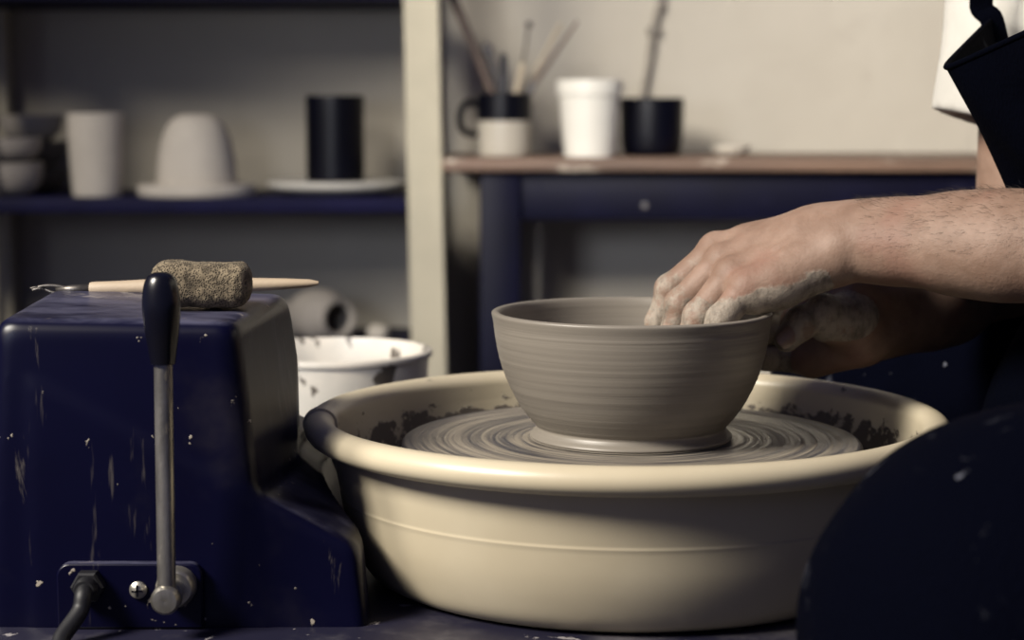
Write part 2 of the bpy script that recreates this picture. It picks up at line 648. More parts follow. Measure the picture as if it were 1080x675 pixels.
# ------------------------------------------------------------------ potter's wheel
DECK = 0.5275
wheel = thing('potters_wheel', "navy potter's wheel with a motor housing, side lever and turning round head", "potter's wheel", (0, 0, FLOOR))
deck = obj('table_top', box((-0.47, -0.207, DECK - 0.03), (0.19, 0.27, DECK), 0.006, 3), M['navy_filmed'], wheel)
for sx in (-0.42, 0.15):
    for sy in (-0.17, 0.23):
        g = box((sx - 0.02, sy - 0.02, FLOOR), (sx + 0.02, sy + 0.02, DECK - 0.028), 0.003)
        obj('leg', g, M['navy_dull'], wheel)
shaft = obj('shaft', lathe([(0.0, 0.50), (0.018, 0.50), (0.018, 0.585), (0.045, 0.592), (0.045, 0.60), (0, 0.60)], n=40), M['steel'], wheel)
HEADZ = 0.615
hp = [(0, 0.597), (0.140, 0.597), (0.148, 0.599), (0.1505, 0.603), (0.1505, 0.611)] + \
     [(0.1505 - 0.0035 * (1 - math.cos(a)), 0.611 + 0.004 * math.sin(a)) for a in (0.5, 1.0, 1.57)] + [(0.14, HEADZ), (0.10, HEADZ), (0, HEADZ)]
obj('wheel_head', lathe(hp, n=160), M['head'], wheel, angle=35)

# motor housing (tapered box with a low foot that runs under the pan)
fld = Field(axis((-0.41, -0.14, 0.0022)), axis((-0.18, 0.15, 0.0022)), axis((0.51, 0.74, 0.0022)))


def planes(x, y, z, pl, k):
    d = None
    for (nx, ny, nz, px_, py_, pz_) in pl:
        L = math.sqrt(nx * nx + ny * ny + nz * nz)
        v = ((x - px_) * nx + (y - py_) * ny + (z - pz_) * nz) / L
        if d is None:
            d = v + 0 * x + 0 * y + 0 * z
        else:
            h = np.maximum(k - np.abs(d - v), 0) / k
            d = np.maximum(d, v) + h * h * k * 0.25
    return d


big = ((-3, -3, -3), (3, 3, 3))
body_pl = [(0.015, -0.042, 1, -0.30, -0.07, 0.7095), (-1, 0, 0.05, -0.384, 0, 0.62), (0, -1, 0.06, 0, -0.143, 0.56), (0, 1, 0.06, 0, 0.005, 0.6),
           (1, -0.135, 0.13, -0.2385, -0.135, 0.70)]
fld.put(lambda x, y, z: planes(x, y, z, body_pl, 0.011), *big)
foot_pl = [(0, -1, 0.06, 0, -0.143, 0.56), (0.52, -0.09, 1, -0.239, -0.14, 0.612), (1, 0, 0.10, -0.1655, 0, 0.555), (0, 1, 0, 0, 0.06, 0), (-1, 0, 0, -0.36, 0, 0)]
fld.put(lambda x, y, z: planes(x, y, z, foot_pl, 0.008), *big, k=0.005)
cutr = 0.1985 + 0.0155 * np.clip((fld.ax[2][None, None, :] - 0.598) / 0.012, 0, 1)
fld.d = np.maximum(fld.d, (cutr - np.sqrt((fld.ax[0][:, None, None] + 0.0035) ** 2 + fld.ax[1][None, :, None] ** 2)))
fld.d = np.maximum(fld.d, (DECK - 0.004 - fld.ax[2])[None, None, :])
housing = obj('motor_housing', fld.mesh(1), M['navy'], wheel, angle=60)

FY = -0.1445
p0, p1 = P(63, 655, FY), P(215, 592, FY)
plate_out = []
for (cx_, cz_, a0) in ((p1.x - 0.008, p1.z - 0.008, 0), (p0.x + 0.008, p1.z - 0.008, 90)):
    for k in range(7):
        a = math.radians(a0 + 15 * k)
        plate_out.append((cx_ + 0.008 * math.cos(a), cz_ + 0.008 * math.sin(a)))
plate_out += [(p0.x, DECK + 0.0005), (p1.x, DECK + 0.0005)]
npl = len(plate_out)
V = [(x, FY - 0.006, z) for x, z in plate_out] + [(x, FY + 0.012, z) for x, z in plate_out]
Fp = [tuple(range(npl))] + [(i, i + npl, (i + 1) % npl + npl, (i + 1) % npl) for i in range(npl)]
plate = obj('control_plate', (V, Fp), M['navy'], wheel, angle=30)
bv = plate.modifiers.new('edge', 'BEVEL')
bv.width = 0.0012
bv.segments = 2
bv.limit_method = 'ANGLE'

YROT = Matrix.Rotation(math.pi / 2, 4, 'X')     # lathe axis +z -> -y (towards the camera)


def facing(prof, c, n=32):
    return moved(lathe(prof, n=n), Matrix.Translation(c) @ YROT)


sc = P(146, 622, FY - 0.006)
scr = obj('screw', facing([(0, -0.002), (0.0052, -0.002), (0.0052, 0.0012), (0.0035, 0.003), (0, 0.0036)], sc), M['steel'], wheel, label='round steel screw head')
cr = join(box((sc.x - 0.0034, sc.y - 0.0041, sc.z - 0.0006), (sc.x + 0.0034, sc.y - 0.0031, sc.z + 0.0006)),
          box((sc.x - 0.0006, sc.y - 0.0041, sc.z - 0.0034), (sc.x + 0.0006, sc.y - 0.0031, sc.z + 0.0034)))
obj('cross_slot', cr, M['black'], scr, smooth=False)

# speed lever
LY = -0.172
pv, top, hb, ht = P(176, 631, LY), P(172, 372, LY), P(172, 384, LY), P(169, 287, LY)
boss_c = P(188, 616, FY - 0.004)
lever = obj('speed_lever', join(tube([pv, pv.lerp(top, 0.5), top], 0.0053, 20),
                                facing([(0, -0.006), (0.0072, -0.006), (0.0085, -0.004), (0.0085, 0.005), (0.0068, 0.0075), (0.003, 0.0082), (0, 0.0078)], pv),
                                facing([(0, 0.0), (0.0115, 0.0), (0.0115, 0.010), (0.0095, 0.0125), (0.006, 0.0125), (0.006, 0.022), (0, 0.022)], boss_c)), M['steel'], wheel, label='steel lever rod on a round pivot')
hd = (ht - hb)
hl = hd.length
hprof = [(0, 0.0), (0.0062, 0.0), (0.0070, 0.0010), (0.0080, 0.008), (0.0096, 0.019), (0.0106, 0.030), (0.0106, 0.037), (0.0096, 0.045), (0.0074, 0.0505), (0.0040, 0.0526), (0, 0.0530)]
hprof = [(r_, z_ * hl / 0.053) for r_, z_ in catmull(hprof, 4)]
hprof = [(max(0, r_), z_) for r_, z_ in hprof]
obj('lever_knob', moved(lathe(hprof, n=40), Matrix.Translation(hb) @ hd.to_track_quat('Z', 'Y').to_matrix().to_4x4()), M['black'], lever, angle=60, label='black teardrop handle')

gc = P(95, 616, FY - 0.005)
nut = [(0, 0), (0.0098, 0), (0.0098, 0.008), (0.0085, 0.0095), (0.0065, 0.0095), (0.0065, 0.014), (0.0055, 0.016), (0, 0.016)]
gr = obj('cord_grommet', join(facing(nut[:5] + [(0, 0.0095)], gc, 6), facing([(0, 0.004)] + [(0.0068, 0.004), (0.0068, 0.013), (0.0056, 0.016), (0, 0.016)], gc, 24)), M['rubber'], wheel, angle=25)
cpts = [gc + Vector((0, -0.008, 0)), gc + Vector((0, -0.018, -0.002)), P(84, 645, -0.172), P(66, 671, -0.186), P(56, 690, -0.200), Vector((-0.353, -0.222, 0.525)), Vector((-0.36, -0.232, 0.48)),
        Vector((-0.36, -0.225, 0.3)), Vector((-0.37, -0.23, 0.13)), Vector((-0.45, -0.24, FLOOR + 0.006)), Vector((-0.9, -0.35, FLOOR + 0.006))]
obj('power_cord', tube(catmull(cpts, 8), 0.0050, 14), M['rubber'], wheel, angle=None)

# ------------------------------------------------------------------ splash pan (two halves that clip together at the left)
pan = thing('splash_pan', "cream plastic splash pan around the turning head of the potter's wheel", 'basin', (-0.0035, 0, DECK))
RIM_Z = 0.0975


def pan_profile(grow=0.0):
    g = grow
    outer = catmull([(0.10, 0.0005), (0.152, 0.0005), (0.1635, 0.0022), (0.1715, 0.0085), (0.1785, 0.022), (0.1835, 0.037), (0.1868, 0.0545)], 5)
    seam = [(0.1871, 0.0552), (0.1872, 0.0560), (0.1870, 0.0566)]
    wall = catmull([(0.1872, 0.0578), (0.1898, 0.072), (0.1915, 0.084), (0.1925, 0.0905)], 4)
    rim = []
    for k in range(17):
        a = math.radians(-120 + k * 300 / 16.0)
        # rolled lip: starts under the rim outside, runs over the top to the inside
        rim.append((0.2000 + (0.0098 + g) * math.cos(a), RIM_Z + (0.0088 + g) * math.sin(a)))
    inner = catmull([(0.1898, 0.088), (0.1868, 0.072), (0.1815, 0.048), (0.1745, 0.022), (0.164, 0.008), (0.150, 0.0045), (0.10, 0.0045)], 5)
    return [(r_ + (g if r_ > 0.189 else 0), z_) for r_, z_ in outer + seam + wall] + rim + [(r_ - 0.4 * g, z_) for r_, z_ in inner]


def pan_half(a0, a1, flare_at):
    base = pan_profile()
    k = len(base)
    grown = pan_profile(0.0016)
    V, Fc = [], []
    n = 96
    for i in range(n + 1):
        u = i / n
        a = a0 + (a1 - a0) * u
        e = 0.0
        if flare_at:
            dd = (1 - u) * abs(a1 - a0) * 0.2
            e = 1.0 if dd < 0.012 else max(0, 1 - (dd - 0.012) / 0.006)
        for (r_, z_), (r2, z2) in zip(base, grown):
            rr, zz = r_ + (r2 - r_) * e, z_ + (z2 - z_) * e
            V.append((rr * math.cos(a) - 0.0035, rr * math.sin(a), DECK + zz))
    for i in range(n):
        for j in range(k - 1):
            Fc.append((i * k + j, (i + 1) * k + j, (i + 1) * k + j + 1, i * k + j + 1))
    for i in (0, n):                                # close the cut ends
        for j in range(k // 2 - 1):
            q = (i * k + j, i * k + j + 1, i * k + k - 2 - j, i * k + k - 1 - j)
            Fc.append(q if i else q[::-1])
    return V, Fc


NPROF = len(pan_profile())
N_IN = len(catmull([0] * 7, 5)) + 4


def mark_inside(o):
    a = o.data.attributes.new('inside', 'FLOAT', 'POINT')
    v = [1.0 if (i % NPROF) >= NPROF - N_IN else 0.0 for i in range(len(o.data.vertices))]
    a.data.foreach_set('value', v)


mark_inside(obj('front_half', pan_half(math.pi + 0.03, 2 * math.pi - 0.25, False), M['pan'], pan, angle=50))
mark_inside(obj('back_half', pan_half(-0.255, math.pi + 0.035, True), M['pan'], pan, angle=50))
pfl = [(0.028, 0.002), (0.028, 0.035), (0.032, 0.035), (0.032, 0.004), (0.105, 0.004), (0.105, 0.002)]
obj('pan_floor', lathe(pfl + [pfl[0]], -0.0035, 0, DECK, n=64), M['pan'], pan)

# ------------------------------------------------------------------ the clay bowl
BZ = HEADZ
RIMH = 0.0835
outer = catmull([(0.0, 0.0003), (0.060, 0.0003), (0.0655, 0.0012), (0.0662, 0.0028), (0.0635, 0.0055), (0.0622, 0.0085), (0.0650, 0.0118), (0.0728, 0.0220), (0.0795, 0.0345), (0.0845, 0.0470),
                 (0.0876, 0.0590), (0.0896, 0.0715), (0.0902, 0.0770)], 8)
outer = [(max(0, r_), max(0.0002, z_)) for r_, z_ in outer]
ridges = [(r_ + (0.00010 * math.sin(z_ * 1900) + 0.00008 * math.sin(z_ * 3100 + 1) if z_ > 0.012 else 0), z_) for r_, z_ in outer]
lip = catmull([(0.0902, 0.0770), (0.0909, 0.0800), (0.0913, 0.0822), (0.0908, 0.0834), (0.0892, 0.0840), (0.0872, 0.0836), (0.0860, 0.0820), (0.0852, 0.0790)], 5)
inner = catmull([(0.0852, 0.0790), (0.0838, 0.068), (0.0810, 0.055), (0.0762, 0.043), (0.069, 0.032), (0.056, 0.022), (0.032, 0.0155), (0.0, 0.0145)], 7)
inner = [(max(0, r_), z_) for r_, z_ in inner]
obj('clay_bowl', lathe(ridges[:-1] + lip[:-1] + inner, cz=BZ, n=160, wob=lambda a, z: 0.0012 * math.sin(2 * a + 0.4) * z / 0.08), M['bowl'], None, origin=(0, 0, BZ), angle=60,
    label='wet grey clay bowl being shaped on the wheel head under two hands', cat='bowl')

# ------------------------------------------------------------------ sponge and needle tool on the motor housing
TOPZ = 0.7085
fs = Field(axis((-0.32, -0.20, 0.0015)), axis((-0.12, -0.03, 0.0015)), axis((0.70, 0.765, 0.0015)))
sc0, sc1 = P(211, 302, -0.085), None
sxc = sc0.x
rng = np.random.RandomState(3)


def sponge_f(x, y, z):
    hx, hy, hz = 0.0300, 0.0175, 0.0135
    zc = TOPZ + 0.0150
    X, Y, Z = (x - sxc), (y + 0.080), (z - zc)
    X, Y = X * math.cos(0.1) + Y * math.sin(0.1), -X * math.sin(0.1) + Y * math.cos(0.1)
    rr = 0.0098
    qx, qy, qz = np.abs(X) - hx + rr, np.abs(Y) - hy + rr, np.abs(Z + 0.0010 * np.sin(X * 110)) - hz + rr
    d = np.sqrt(np.maximum(qx, 0) ** 2 + np.maximum(qy, 0) ** 2 + np.maximum(qz, 0) ** 2) + np.minimum(np.maximum(qx, np.maximum(qy, qz)), 0) - rr
    lump = 0.0004 * np.sin(x * 310 + 1) * np.sin(y * 290) + 0.0003 * np.sin(x * 900 + z * 700) * np.sin(y * 800 + z * 500) + 0.0005 * np.sin(x * 130 + 2 + z * 90)
    return d + lump


fs.put(sponge_f, *big)
fs.d += (rng.rand(*fs.d.shape).astype(np.float32) - 0.5) * 0.0009
obj('sponge', fs.mesh(1), M['sponge'], None, origin=(sxc, -0.08, TOPZ), label="brown porous throwing sponge on top of the navy motor housing", cat='sponge', angle=None)

TY = -0.010
ta, tb, tc_, td = P(95, 304.5, TY), P(152, 301, TY), P(265, 298.5, TY), P(336, 298.5, TY)
needle = thing('modelling_tool', 'pale wooden pottery tool lying behind the sponge, its frayed wire end overhanging', 'pottery tool', tuple((ta + td) / 2))
hpath = [ta.lerp(td, u) for u in (0, 0.01, 0.1, 0.25, 0.45, 0.65, 0.85, 0.96, 1.0)]
obj('handle', tube(hpath, [0.0040, 0.0044, 0.0046, 0.0052, 0.0056, 0.0048, 0.0036, 0.0026, 0.0012], 18), M['tool_wood'], needle, label='tapered pale wood handle')
d0 = (ta - td).normalized()
fer = obj('wire_tip', join(tube([ta - d0 * 0.004, ta + d0 * 0.012, ta + d0 * 0.022], [0.0034, 0.0027, 0.0014], 12),
                          tube(catmull([ta + d0 * 0.010, ta + d0 * 0.024 + Vector((0, 0, 0.0026)), ta + d0 * 0.033 + Vector((0, 0, 0.0020)), P(43, 305, TY)], 5), 0.0011, 8),
                          tube(catmull([ta + d0 * 0.010, ta + d0 * 0.022 + Vector((0, 0, -0.0022)), ta + d0 * 0.030 + Vector((0, 0.001, 0.0006)), P(43, 304, TY), P(34, 306, TY)], 5), 0.0010, 8),
                          tube(catmull([P(46, 305, TY), P(38, 303, TY), P(32, 304, TY)], 4), 0.0007, 8)), M['wire'], needle, angle=None, label='dark bent wire end')

# ------------------------------------------------------------------ bucket behind the pan, on a low stand
BY = 0.47
bc = P(349, 368, BY)
bk = thing('bucket', 'white plastic bucket with clay drips on its rim behind the splash pan', 'bucket', (bc.x, BY, bc.z - 0.23))
R0 = 0.0905
bprof = [(0.0, 0.0), (0.070, 0.0), (0.0725, 0.002), (0.0886, 0.2235), (R0 + 0.0006, 0.2242), (R0 + 0.0014, 0.2262), (R0 + 0.0008, 0.2288), (R0 - 0.001, 0.230), (R0 - 0.0035, 0.230),
         (R0 - 0.0045, 0.227), (0.085, 0.21), (0.070, 0.004), (0, 0.004)]
obj('body', lathe(bprof, bc.x, BY, bc.z - 0.23, 72), M['bucket'], bk, angle=40)
st = thing('low_stool', 'small wooden stool that holds the clay-dripped bucket behind the wheel', 'stool', (bc.x, BY, FLOOR))
sz = bc.z - 0.23
obj('seat', box((bc.x - 0.14, BY - 0.12, sz - 0.025), (bc.x + 0.14, BY + 0.12, sz), 0.004), M['stool_wood'], st)
for sx in (-1, 1):
    for sy in (-1, 1):
        obj('leg', tube([(bc.x + sx * 0.11, BY + sy * 0.09, sz - 0.02), (bc.x + sx * 0.125, BY + sy * 0.105, FLOOR)], 0.014, 12), M['stool_wood'], st)

# ------------------------------------------------------------------ shelf unit
SF = 1.57                                            # front plane of the shelf unit
shelf_z = P(200, 209, SF).z
unit = thing('shelf_unit', 'cream post shelving with navy boards holding unfired pots', 'shelf', (-0.5, 1.7, FLOOR))
pa, pb = P(425, 0, SF), P(434, 385, SF)
pw = 0.0525
lean = (pb.x - pa.x) / (pb.z - pa.z)


def post(xl, y0, y1, z0, z1, ln, w):
    zz = [z0, z1]
    V = []
    for z in zz:
        x = xl + (z - pa.z) * ln
        V += [(x, y0, z), (x + w, y0, z), (x + w, y1, z), (x, y1, z)]
    return V, [(3, 2, 1, 0), (4, 5, 6, 7), (0, 1, 5, 4), (1, 2, 6, 5), (2, 3, 7, 6), (3, 0, 4, 7)]


def post_obj(xl, y0, y1, ln, w, z1=1.75):
    o = obj('post', post(xl, y0, y1, FLOOR, z1, ln, w), M['cream'], unit, smooth=False)
    b = o.modifiers.new('edge', 'BEVEL')
    b.width = 0.003
    b.segments = 2
    return o


post_obj(pa.x, SF, SF + 0.038, lean, pw)
lx = P(-9, 100, SF).x
post_obj(lx - pw, SF, SF + 0.038, 0, pw)
post_obj(lx - 0.85, SF, SF + 0.038, 0, pw)  # extra bay added out of view, its boards shade the left wall
post_obj(lx - 0.85, WALL_Y - 0.045, WALL_Y - 0.005, 0, pw)
post_obj(P(14, 280, WALL_Y - 0.04).x - 0.05, WALL_Y - 0.045, WALL_Y - 0.005, 0, 0.05)
post_obj(pa.x + 0.0, WALL_Y - 0.045, WALL_Y - 0.005, lean, 0.04)
xr = P(431, 210, SF).x
obj('shade_panel', box((xr + 0.004, SF + 0.04, FLOOR + 0.05), (xr + 0.016, WALL_Y - 0.046, shelf_z - 0.03), 0.001), M['navy_shelf'], unit)  # added panel that keeps light off the wall strip beside the table leg
for (zt, th, nm) in ((shelf_z, 0.022, 1), (1.012, 0.024, 2), (0.468, 0.022, 3), (0.2, 0.022, 4), (1.4, 0.022, 5)):
    obj('shelf_board', box((lx - 0.845, SF + 0.002, zt - th), (xr - 0.004, WALL_Y - 0.002, zt), 0.002), M['navy_shelf'], unit)


def pot(px0, px1, py_top, py_bot, Y, prof, name, label, cat, mat, group=None, dz=None, wall=0.004, n=56, inner=True, on=None):
    """Turned pot seen between px0..px1; prof = list of (radius fraction, height fraction) of the outside, bottom to top."""
    a, b = P(px0, (py_top + py_bot) / 2, Y), P(px1, (py_top + py_bot) / 2, Y)
    R, cx_ = (b.x - a.x) / 2, (a.x + b.x) / 2
    zb = on if on is not None else P(cx_, py_bot, Y).z
    H = P(px0, py_top, Y).z - zb
    out = [(r_ * R, z_ * H) for r_, z_ in catmull(prof, 5)]
    pr = [(0, 0)] + out
    if inner:
        inn = [(max(r_ - wall, 0.001), max(z_, wall)) for r_, z_ in out[::-1]]
        inn[0] = (out[-1][0] - wall, out[-1][1])
        pr = pr + [(out[-1][0] - wall * 0.5, out[-1][1] + wall * 0.3)] + inn + [(0, wall)]
    else:
        pr = pr + [(0, out[-1][1])]
    return obj(name, lathe(pr, cx_, Y, zb, n), mat, None, origin=(cx_, Y, zb), label=label, cat=cat, group=group), cx_, zb + H, R


SY = SF + 0.10
BOWL = [(0.42, 0), (0.55, 0.02), (0.80, 0.22), (0.94, 0.52), (0.985, 0.8), (1.0, 1.0)]
CUP = [(0.80, 0), (0.86, 0.03), (0.92, 0.3), (0.97, 0.7), (1.0, 1.0)]
_, cxx, zt, _ = pot(-32, 46, 172, 206, SY - 0.03, BOWL, 'stacked_bowl', 'pale bowl at the bottom of the front bowl stack on the navy shelf', 'bowl', M['bisque_grey'], 'bowls stacked on the shelf', on=shelf_z)
pot(-34, 45, 146, 172, SY - 0.03, BOWL, 'stacked_bowl', 'pale bowl topping the front bowl stack on the navy shelf', 'bowl', M['bisque_grey'], 'bowls stacked on the shelf', on=zt + 0.001)
_, _, zt2, _ = pot(-14, 70, 178, 204, SY + 0.10, BOWL, 'stacked_bowl', 'shaded bowl at the bottom of the rear stack beside the pale tumbler', 'bowl', M['bisque_shaded'], 'bowls stacked on the shelf', on=shelf_z)
_, _, zt3, _ = pot(-14, 70, 150, 178, SY + 0.10, BOWL, 'stacked_bowl', 'shaded bowl in the middle of the rear stack behind the pale bowls', 'bowl', M['bisque_shaded'], 'bowls stacked on the shelf', on=zt2 + 0.001)
pot(0, 66, 122, 150, SY + 0.10, BOWL, 'stacked_bowl', 'greyish bowl topping the rear stack behind the pale bowls', 'bowl', M['bisque_grey'], 'bowls stacked on the shelf', on=zt3 + 0.001)
pot(72, 131, 120, 209, SY - 0.03, CUP, 'tumbler', 'tall pale clay tumbler on the shelf beside the stacked bowls', 'cup', M['bisque'], on=shelf_z)
# bell form on its flat bat
_, bx, bzt, _ = pot(146, 270, 194, 209, SY - 0.015, [(0.97, 0), (1.0, 0.25), (1.0, 0.75), (0.98, 1.0)], 'bat', 'flat pale round bat under the dome-shaped pot on the shelf', 'bat', M['bisque'], inner=False, on=shelf_z)
pot(165, 249, 120, 194, SY - 0.015, [(1.0, 0), (0.99, 0.15), (0.94, 0.42), (0.82, 0.70), (0.62, 0.90), (0.38, 0.985), (0.12, 1.0), (0.0, 1.0)], 'dome_pot', 'pale dome-shaped upturned pot standing on a round bat on the shelf', 'pot', M['bisque'], inner=False, on=bzt)
# dark cylinder on a white plate
_, wx, wzt, _ = pot(283, 428, 191, 210, SY + 0.02, [(0.55, 0), (0.62, 0.1), (0.93, 0.45), (1.0, 0.8), (0.995, 1.0)], 'plate', 'white thick plate under the dark cylinder at the end of the shelf', 'plate', M['white_glaze'], inner=False, on=shelf_z)
pot(323, 384, 102, 192, SY + 0.02, [(0.97, 0), (1.0, 0.03), (1.0, 0.5), (1.0, 0.97), (0.97, 1.0)], 'cylinder_vase', 'straight-sided dark blue vase standing on the white plate', 'vase', M['blue_glaze'], on=wzt)

# things on the lower shelf
LZ = 0.468
jc = P(346, 341, SY + 0.02)
jp = catmull([(0.0, -0.045), (0.030, -0.045), (0.038, -0.03), (0.042, -0.005), (0.040, 0.02), (0.030, 0.04), (0.026, 0.048), (0.030, 0.055)], 5)
jp = [(max(0, r_), z_) for r_, z_ in jp]
jin = [(max(0, r_ - 0.004), z_ + (0.004 if z_ < 0 else 0)) for r_, z_ in jp[::-1]]
jug_m = Matrix.Translation((jc.x - 0.012, SY + 0.02, LZ + 0.0425)) @ Matrix.Rotation(math.radians(-52), 4, 'Z') @ Matrix.Rotation(math.radians(90), 4, 'Y')
obj('jug', moved(lathe(jp + jin, n=48), jug_m), M['bisque_grey'], None, origin=(jc.x, SY + 0.02, LZ), label='grey clay jug lying on its side on the lower shelf above the bucket', cat='jug')


def lump(px, py, Y, r, name, label, mat, flat=1.0):
    c = P(px, py, Y)
    f_ = Field(axis((c.x - 2 * r, c.x + 2 * r, r / 9)), axis((Y - 2 * r, Y + 2 * r, r / 9)), axis((LZ - 0.01, LZ + 2.4 * r, r / 9)))
    rg = random.Random(px)
    f_.ball((c.x, Y, LZ + r * 0.8 / flat), r, 0, ((0, 0, 1), flat))
    for _ in range(7):
        a, e = rg.uniform(0, 6.28), rg.uniform(-0.2, 0.9)
        f_.ball((c.x + 0.55 * r * math.cos(a), Y + 0.55 * r * math.sin(a), LZ + r * (0.8 / flat + 0.5 * e / flat)), r * rg.uniform(0.45, 0.62), r * 0.3)
    f_.d = np.maximum(f_.d, (LZ - f_.ax[2])[None, None, :])
    return obj(name, f_.mesh(1), mat, None, origin=(c.x, Y, LZ), label=label, cat='clay', angle=None)


lump(398, 348, SY + 0.03, 0.016, 'clay_lump', 'small pale clay lump on the lower shelf beside the cream post', M['bisque'])
lump(312, 340, SY + 0.10, 0.034, 'clay_lump', 'rounded grey clay lump on the lower shelf behind the lying jug', M['bisque_grey'], 1.1)

# ------------------------------------------------------------------ work table by the wall
TF = 1.54
tz = P(700, 167, TF).z
tl = P(466, 170, TF).x
table = thing('work_table', 'navy table with a worn brown plank top against the plaster wall', 'table', (0.45, 1.7, FLOOR))
tr = 1.05
obj('table_top', box((tl, TF, tz - 0.020), (tr, WALL_Y - 0.01, tz), 0.004, 3), M['wood_top'], table)
l0, l1 = P(506, 250, TF + 0.02).x, P(549, 250, TF + 0.02).x
for (xa, xb) in ((l0, l1), (tr - 0.09, tr - 0.03)):
    for (ya, yb) in ((TF + 0.02, TF + 0.08), (WALL_Y - 0.08, WALL_Y - 0.02)):
        obj('leg', box((xa, ya, FLOOR), (xb, yb, tz - 0.0195), 0.003), M['navy_dull'], table)
az = P(700, 232, TF + 0.03).z
ap = obj('apron_rail', box((l1 - 0.001, TF + 0.03, az), (tr - 0.089, TF + 0.055, tz - 0.0195), 0.002), M['navy_dull'], table)
obj('apron_rail', box((l1 - 0.001, WALL_Y - 0.06, az), (tr - 0.089, WALL_Y - 0.035, tz - 0.0195), 0.002), M['navy_dull'], table)
obj('apron_rail', box((l0 + 0.01, TF + 0.079, az), (l0 + 0.035, WALL_Y - 0.079, tz - 0.0195), 0.002), M['navy_dull'], table)
scw = P(680, 217, TF + 0.03)
obj('screw', facing([(0, -0.002), (0.005, -0.002), (0.005, 0.001), (0.003, 0.002), (0, 0.002)], scw), M['brush_grey'], ap)

MY = TF + 0.13
# two-tone mug
mz = tz
ma, mb = P(503, 130, MY), P(560, 130, MY)
mcx, mR = (ma.x + mb.x) / 2, (mb.x - ma.x) / 2
mH = P(530, 98, MY).z - mz
msplit = P(530, 127, MY).z - mz
mug = thing('mug', 'cream mug with a navy upper half holding brushes on the wooden table', 'mug', (mcx, MY, mz))
obj('body', lathe([(0, 0), (mR * 0.93, 0), (mR * 0.98, 0.002), (mR, 0.006), (mR, msplit), (mR - 0.004, msplit), (mR - 0.004, 0.006), (0, 0.005)], mcx, MY, mz, 56), M['mug_cream'], mug, label='cream lower half')
obj('upper_band', lathe([(mR, msplit - 0.0004), (mR + 0.0004, msplit), (mR + 0.0004, mH - 0.001), (mR - 0.001, mH), (mR - 0.003, mH), (mR - 0.0045, mH - 0.002), (mR - 0.0045, msplit - 0.0004)], mcx, MY, mz, 56), M['blue_glaze'], mug, label='navy glazed upper half')
hpts = [(mcx - mR + 0.002, MY - 0.006, mz + mH * 0.82), (mcx - mR - 0.016, MY - 0.012, mz + mH * 0.84), (mcx - mR - 0.026, MY - 0.014, mz + mH * 0.62), (mcx - mR - 0.020, MY - 0.012, mz + mH * 0.40), (mcx - mR + 0.002, MY - 0.006, mz + mH * 0.34)]
obj('handle', tube(catmull(hpts, 6), 0.0052, 14), M['blue_glaze'], mug, angle=None, label='navy loop handle')

BR = [  # foot px, top px, dY at top, handle radius, material, tip kind, label
    ((536, 140), (474, -12), -0.01, 0.0066, 'brush_brown', 'dark', 'longest brown brush in the mug, leaning toward the cream post'),
    ((534, 140), (505, 66), 0.0, 0.0064, 'brush_navy', 'none', 'stubby navy tool handle leaning low over the mug handle'),
    ((540, 140), (512, 46), 0.03, 0.0048, 'brush_grey', 'round', 'grey-headed brush among the tools leaning toward the post'),
    ((532, 140), (531, 56), 0.02, 0.0055, 'brush_navy', 'none', 'upright navy tool handle in the middle of the mug'),
    ((541, 140), (558, 24), 0.0, 0.0020, 'wire', 'ball', 'thin metal tool with a dark round end standing above the mug'),
    ((536, 140), (552, 66), -0.02, 0.0058, 'brush_beige', 'none', 'short thick beige handle in front of the thin metal tool'),
    ((530, 140), (592, 24), 0.03, 0.0030, 'brush_beige', 'none', 'thin pale stick leaning toward the white tub, behind its neighbour'),
    ((528, 140), (609, 22), -0.005, 0.0034, 'brush_brown', 'ferrule', 'slim brown brush leaning farthest toward the white tub'),
]
BDY = iter((0.0, 0.010, 0.018, -0.012, 0.004, -0.018, 0.012, -0.004))
for (f0, t0, dY, rr, mk_, tip, lab) in BR:
    a = P(f0[0], f0[1], MY + next(BDY))
    b = P(t0[0], t0[1], MY + dY)
    dirv = (b - a).normalized()
    br = thing('brush' if tip in ('dark', 'round', 'ferrule') else 'tool', lab, 'brush' if tip in ('dark', 'round', 'ferrule') else 'tool', tuple(a), 'brushes and tools in the mug')
    L = (b - a).length
    if tip == 'none':
        obj('handle', tube([a, a + dirv * L * 0.5, a + dirv * (L - 0.01), a + dirv * (L - 0.003), b], [rr * 0.8, rr, rr * 1.05, rr * 0.8, rr * 0.3], 12), M[mk_], br)
    else:
        h1 = {'dark': L - 0.02, 'round': L - 0.022, 'ball': L - 0.006, 'ferrule': L - 0.01}[tip]
        if tip == 'ferrule':
            obj('handle', tube([a + dirv * L * 0.42, a + dirv * L * 0.7, b], [rr * 1.3, rr * 1.1, rr * 0.6], 12), M[mk_], br)
            obj('ferrule', tube([a, a + dirv * L * 0.3, a + dirv * L * 0.45], [rr * 1.5, rr * 2.0, rr * 1.5], 12), M['brush_grey'], br, label='darker collar')
        else:
            obj('handle', tube([a, a + dirv * h1 * 0.6, a + dirv * h1], [rr * 0.8, rr, rr * 1.05], 12), M[mk_], br)
            hw = {'dark': 0.008, 'round': 0.009, 'ball': 0.0058}[tip]
            e0, e1 = (h1 - 0.002, L + (0.012 if tip == 'dark' else 0.002))
            q = [a + dirv * (e0 + (e1 - e0) * u) for u in (0, 0.2, 0.5, 0.8, 0.95, 1)]
            obj('bristles' if tip != 'ball' else 'ball_end', tube(q, [rr, hw * 0.85, hw, hw * 0.8, hw * 0.45, 0.001], 14), M['brush_navy' if tip == 'dark' else ('bristle' if tip == 'ball' else 'brush_grey')], br)

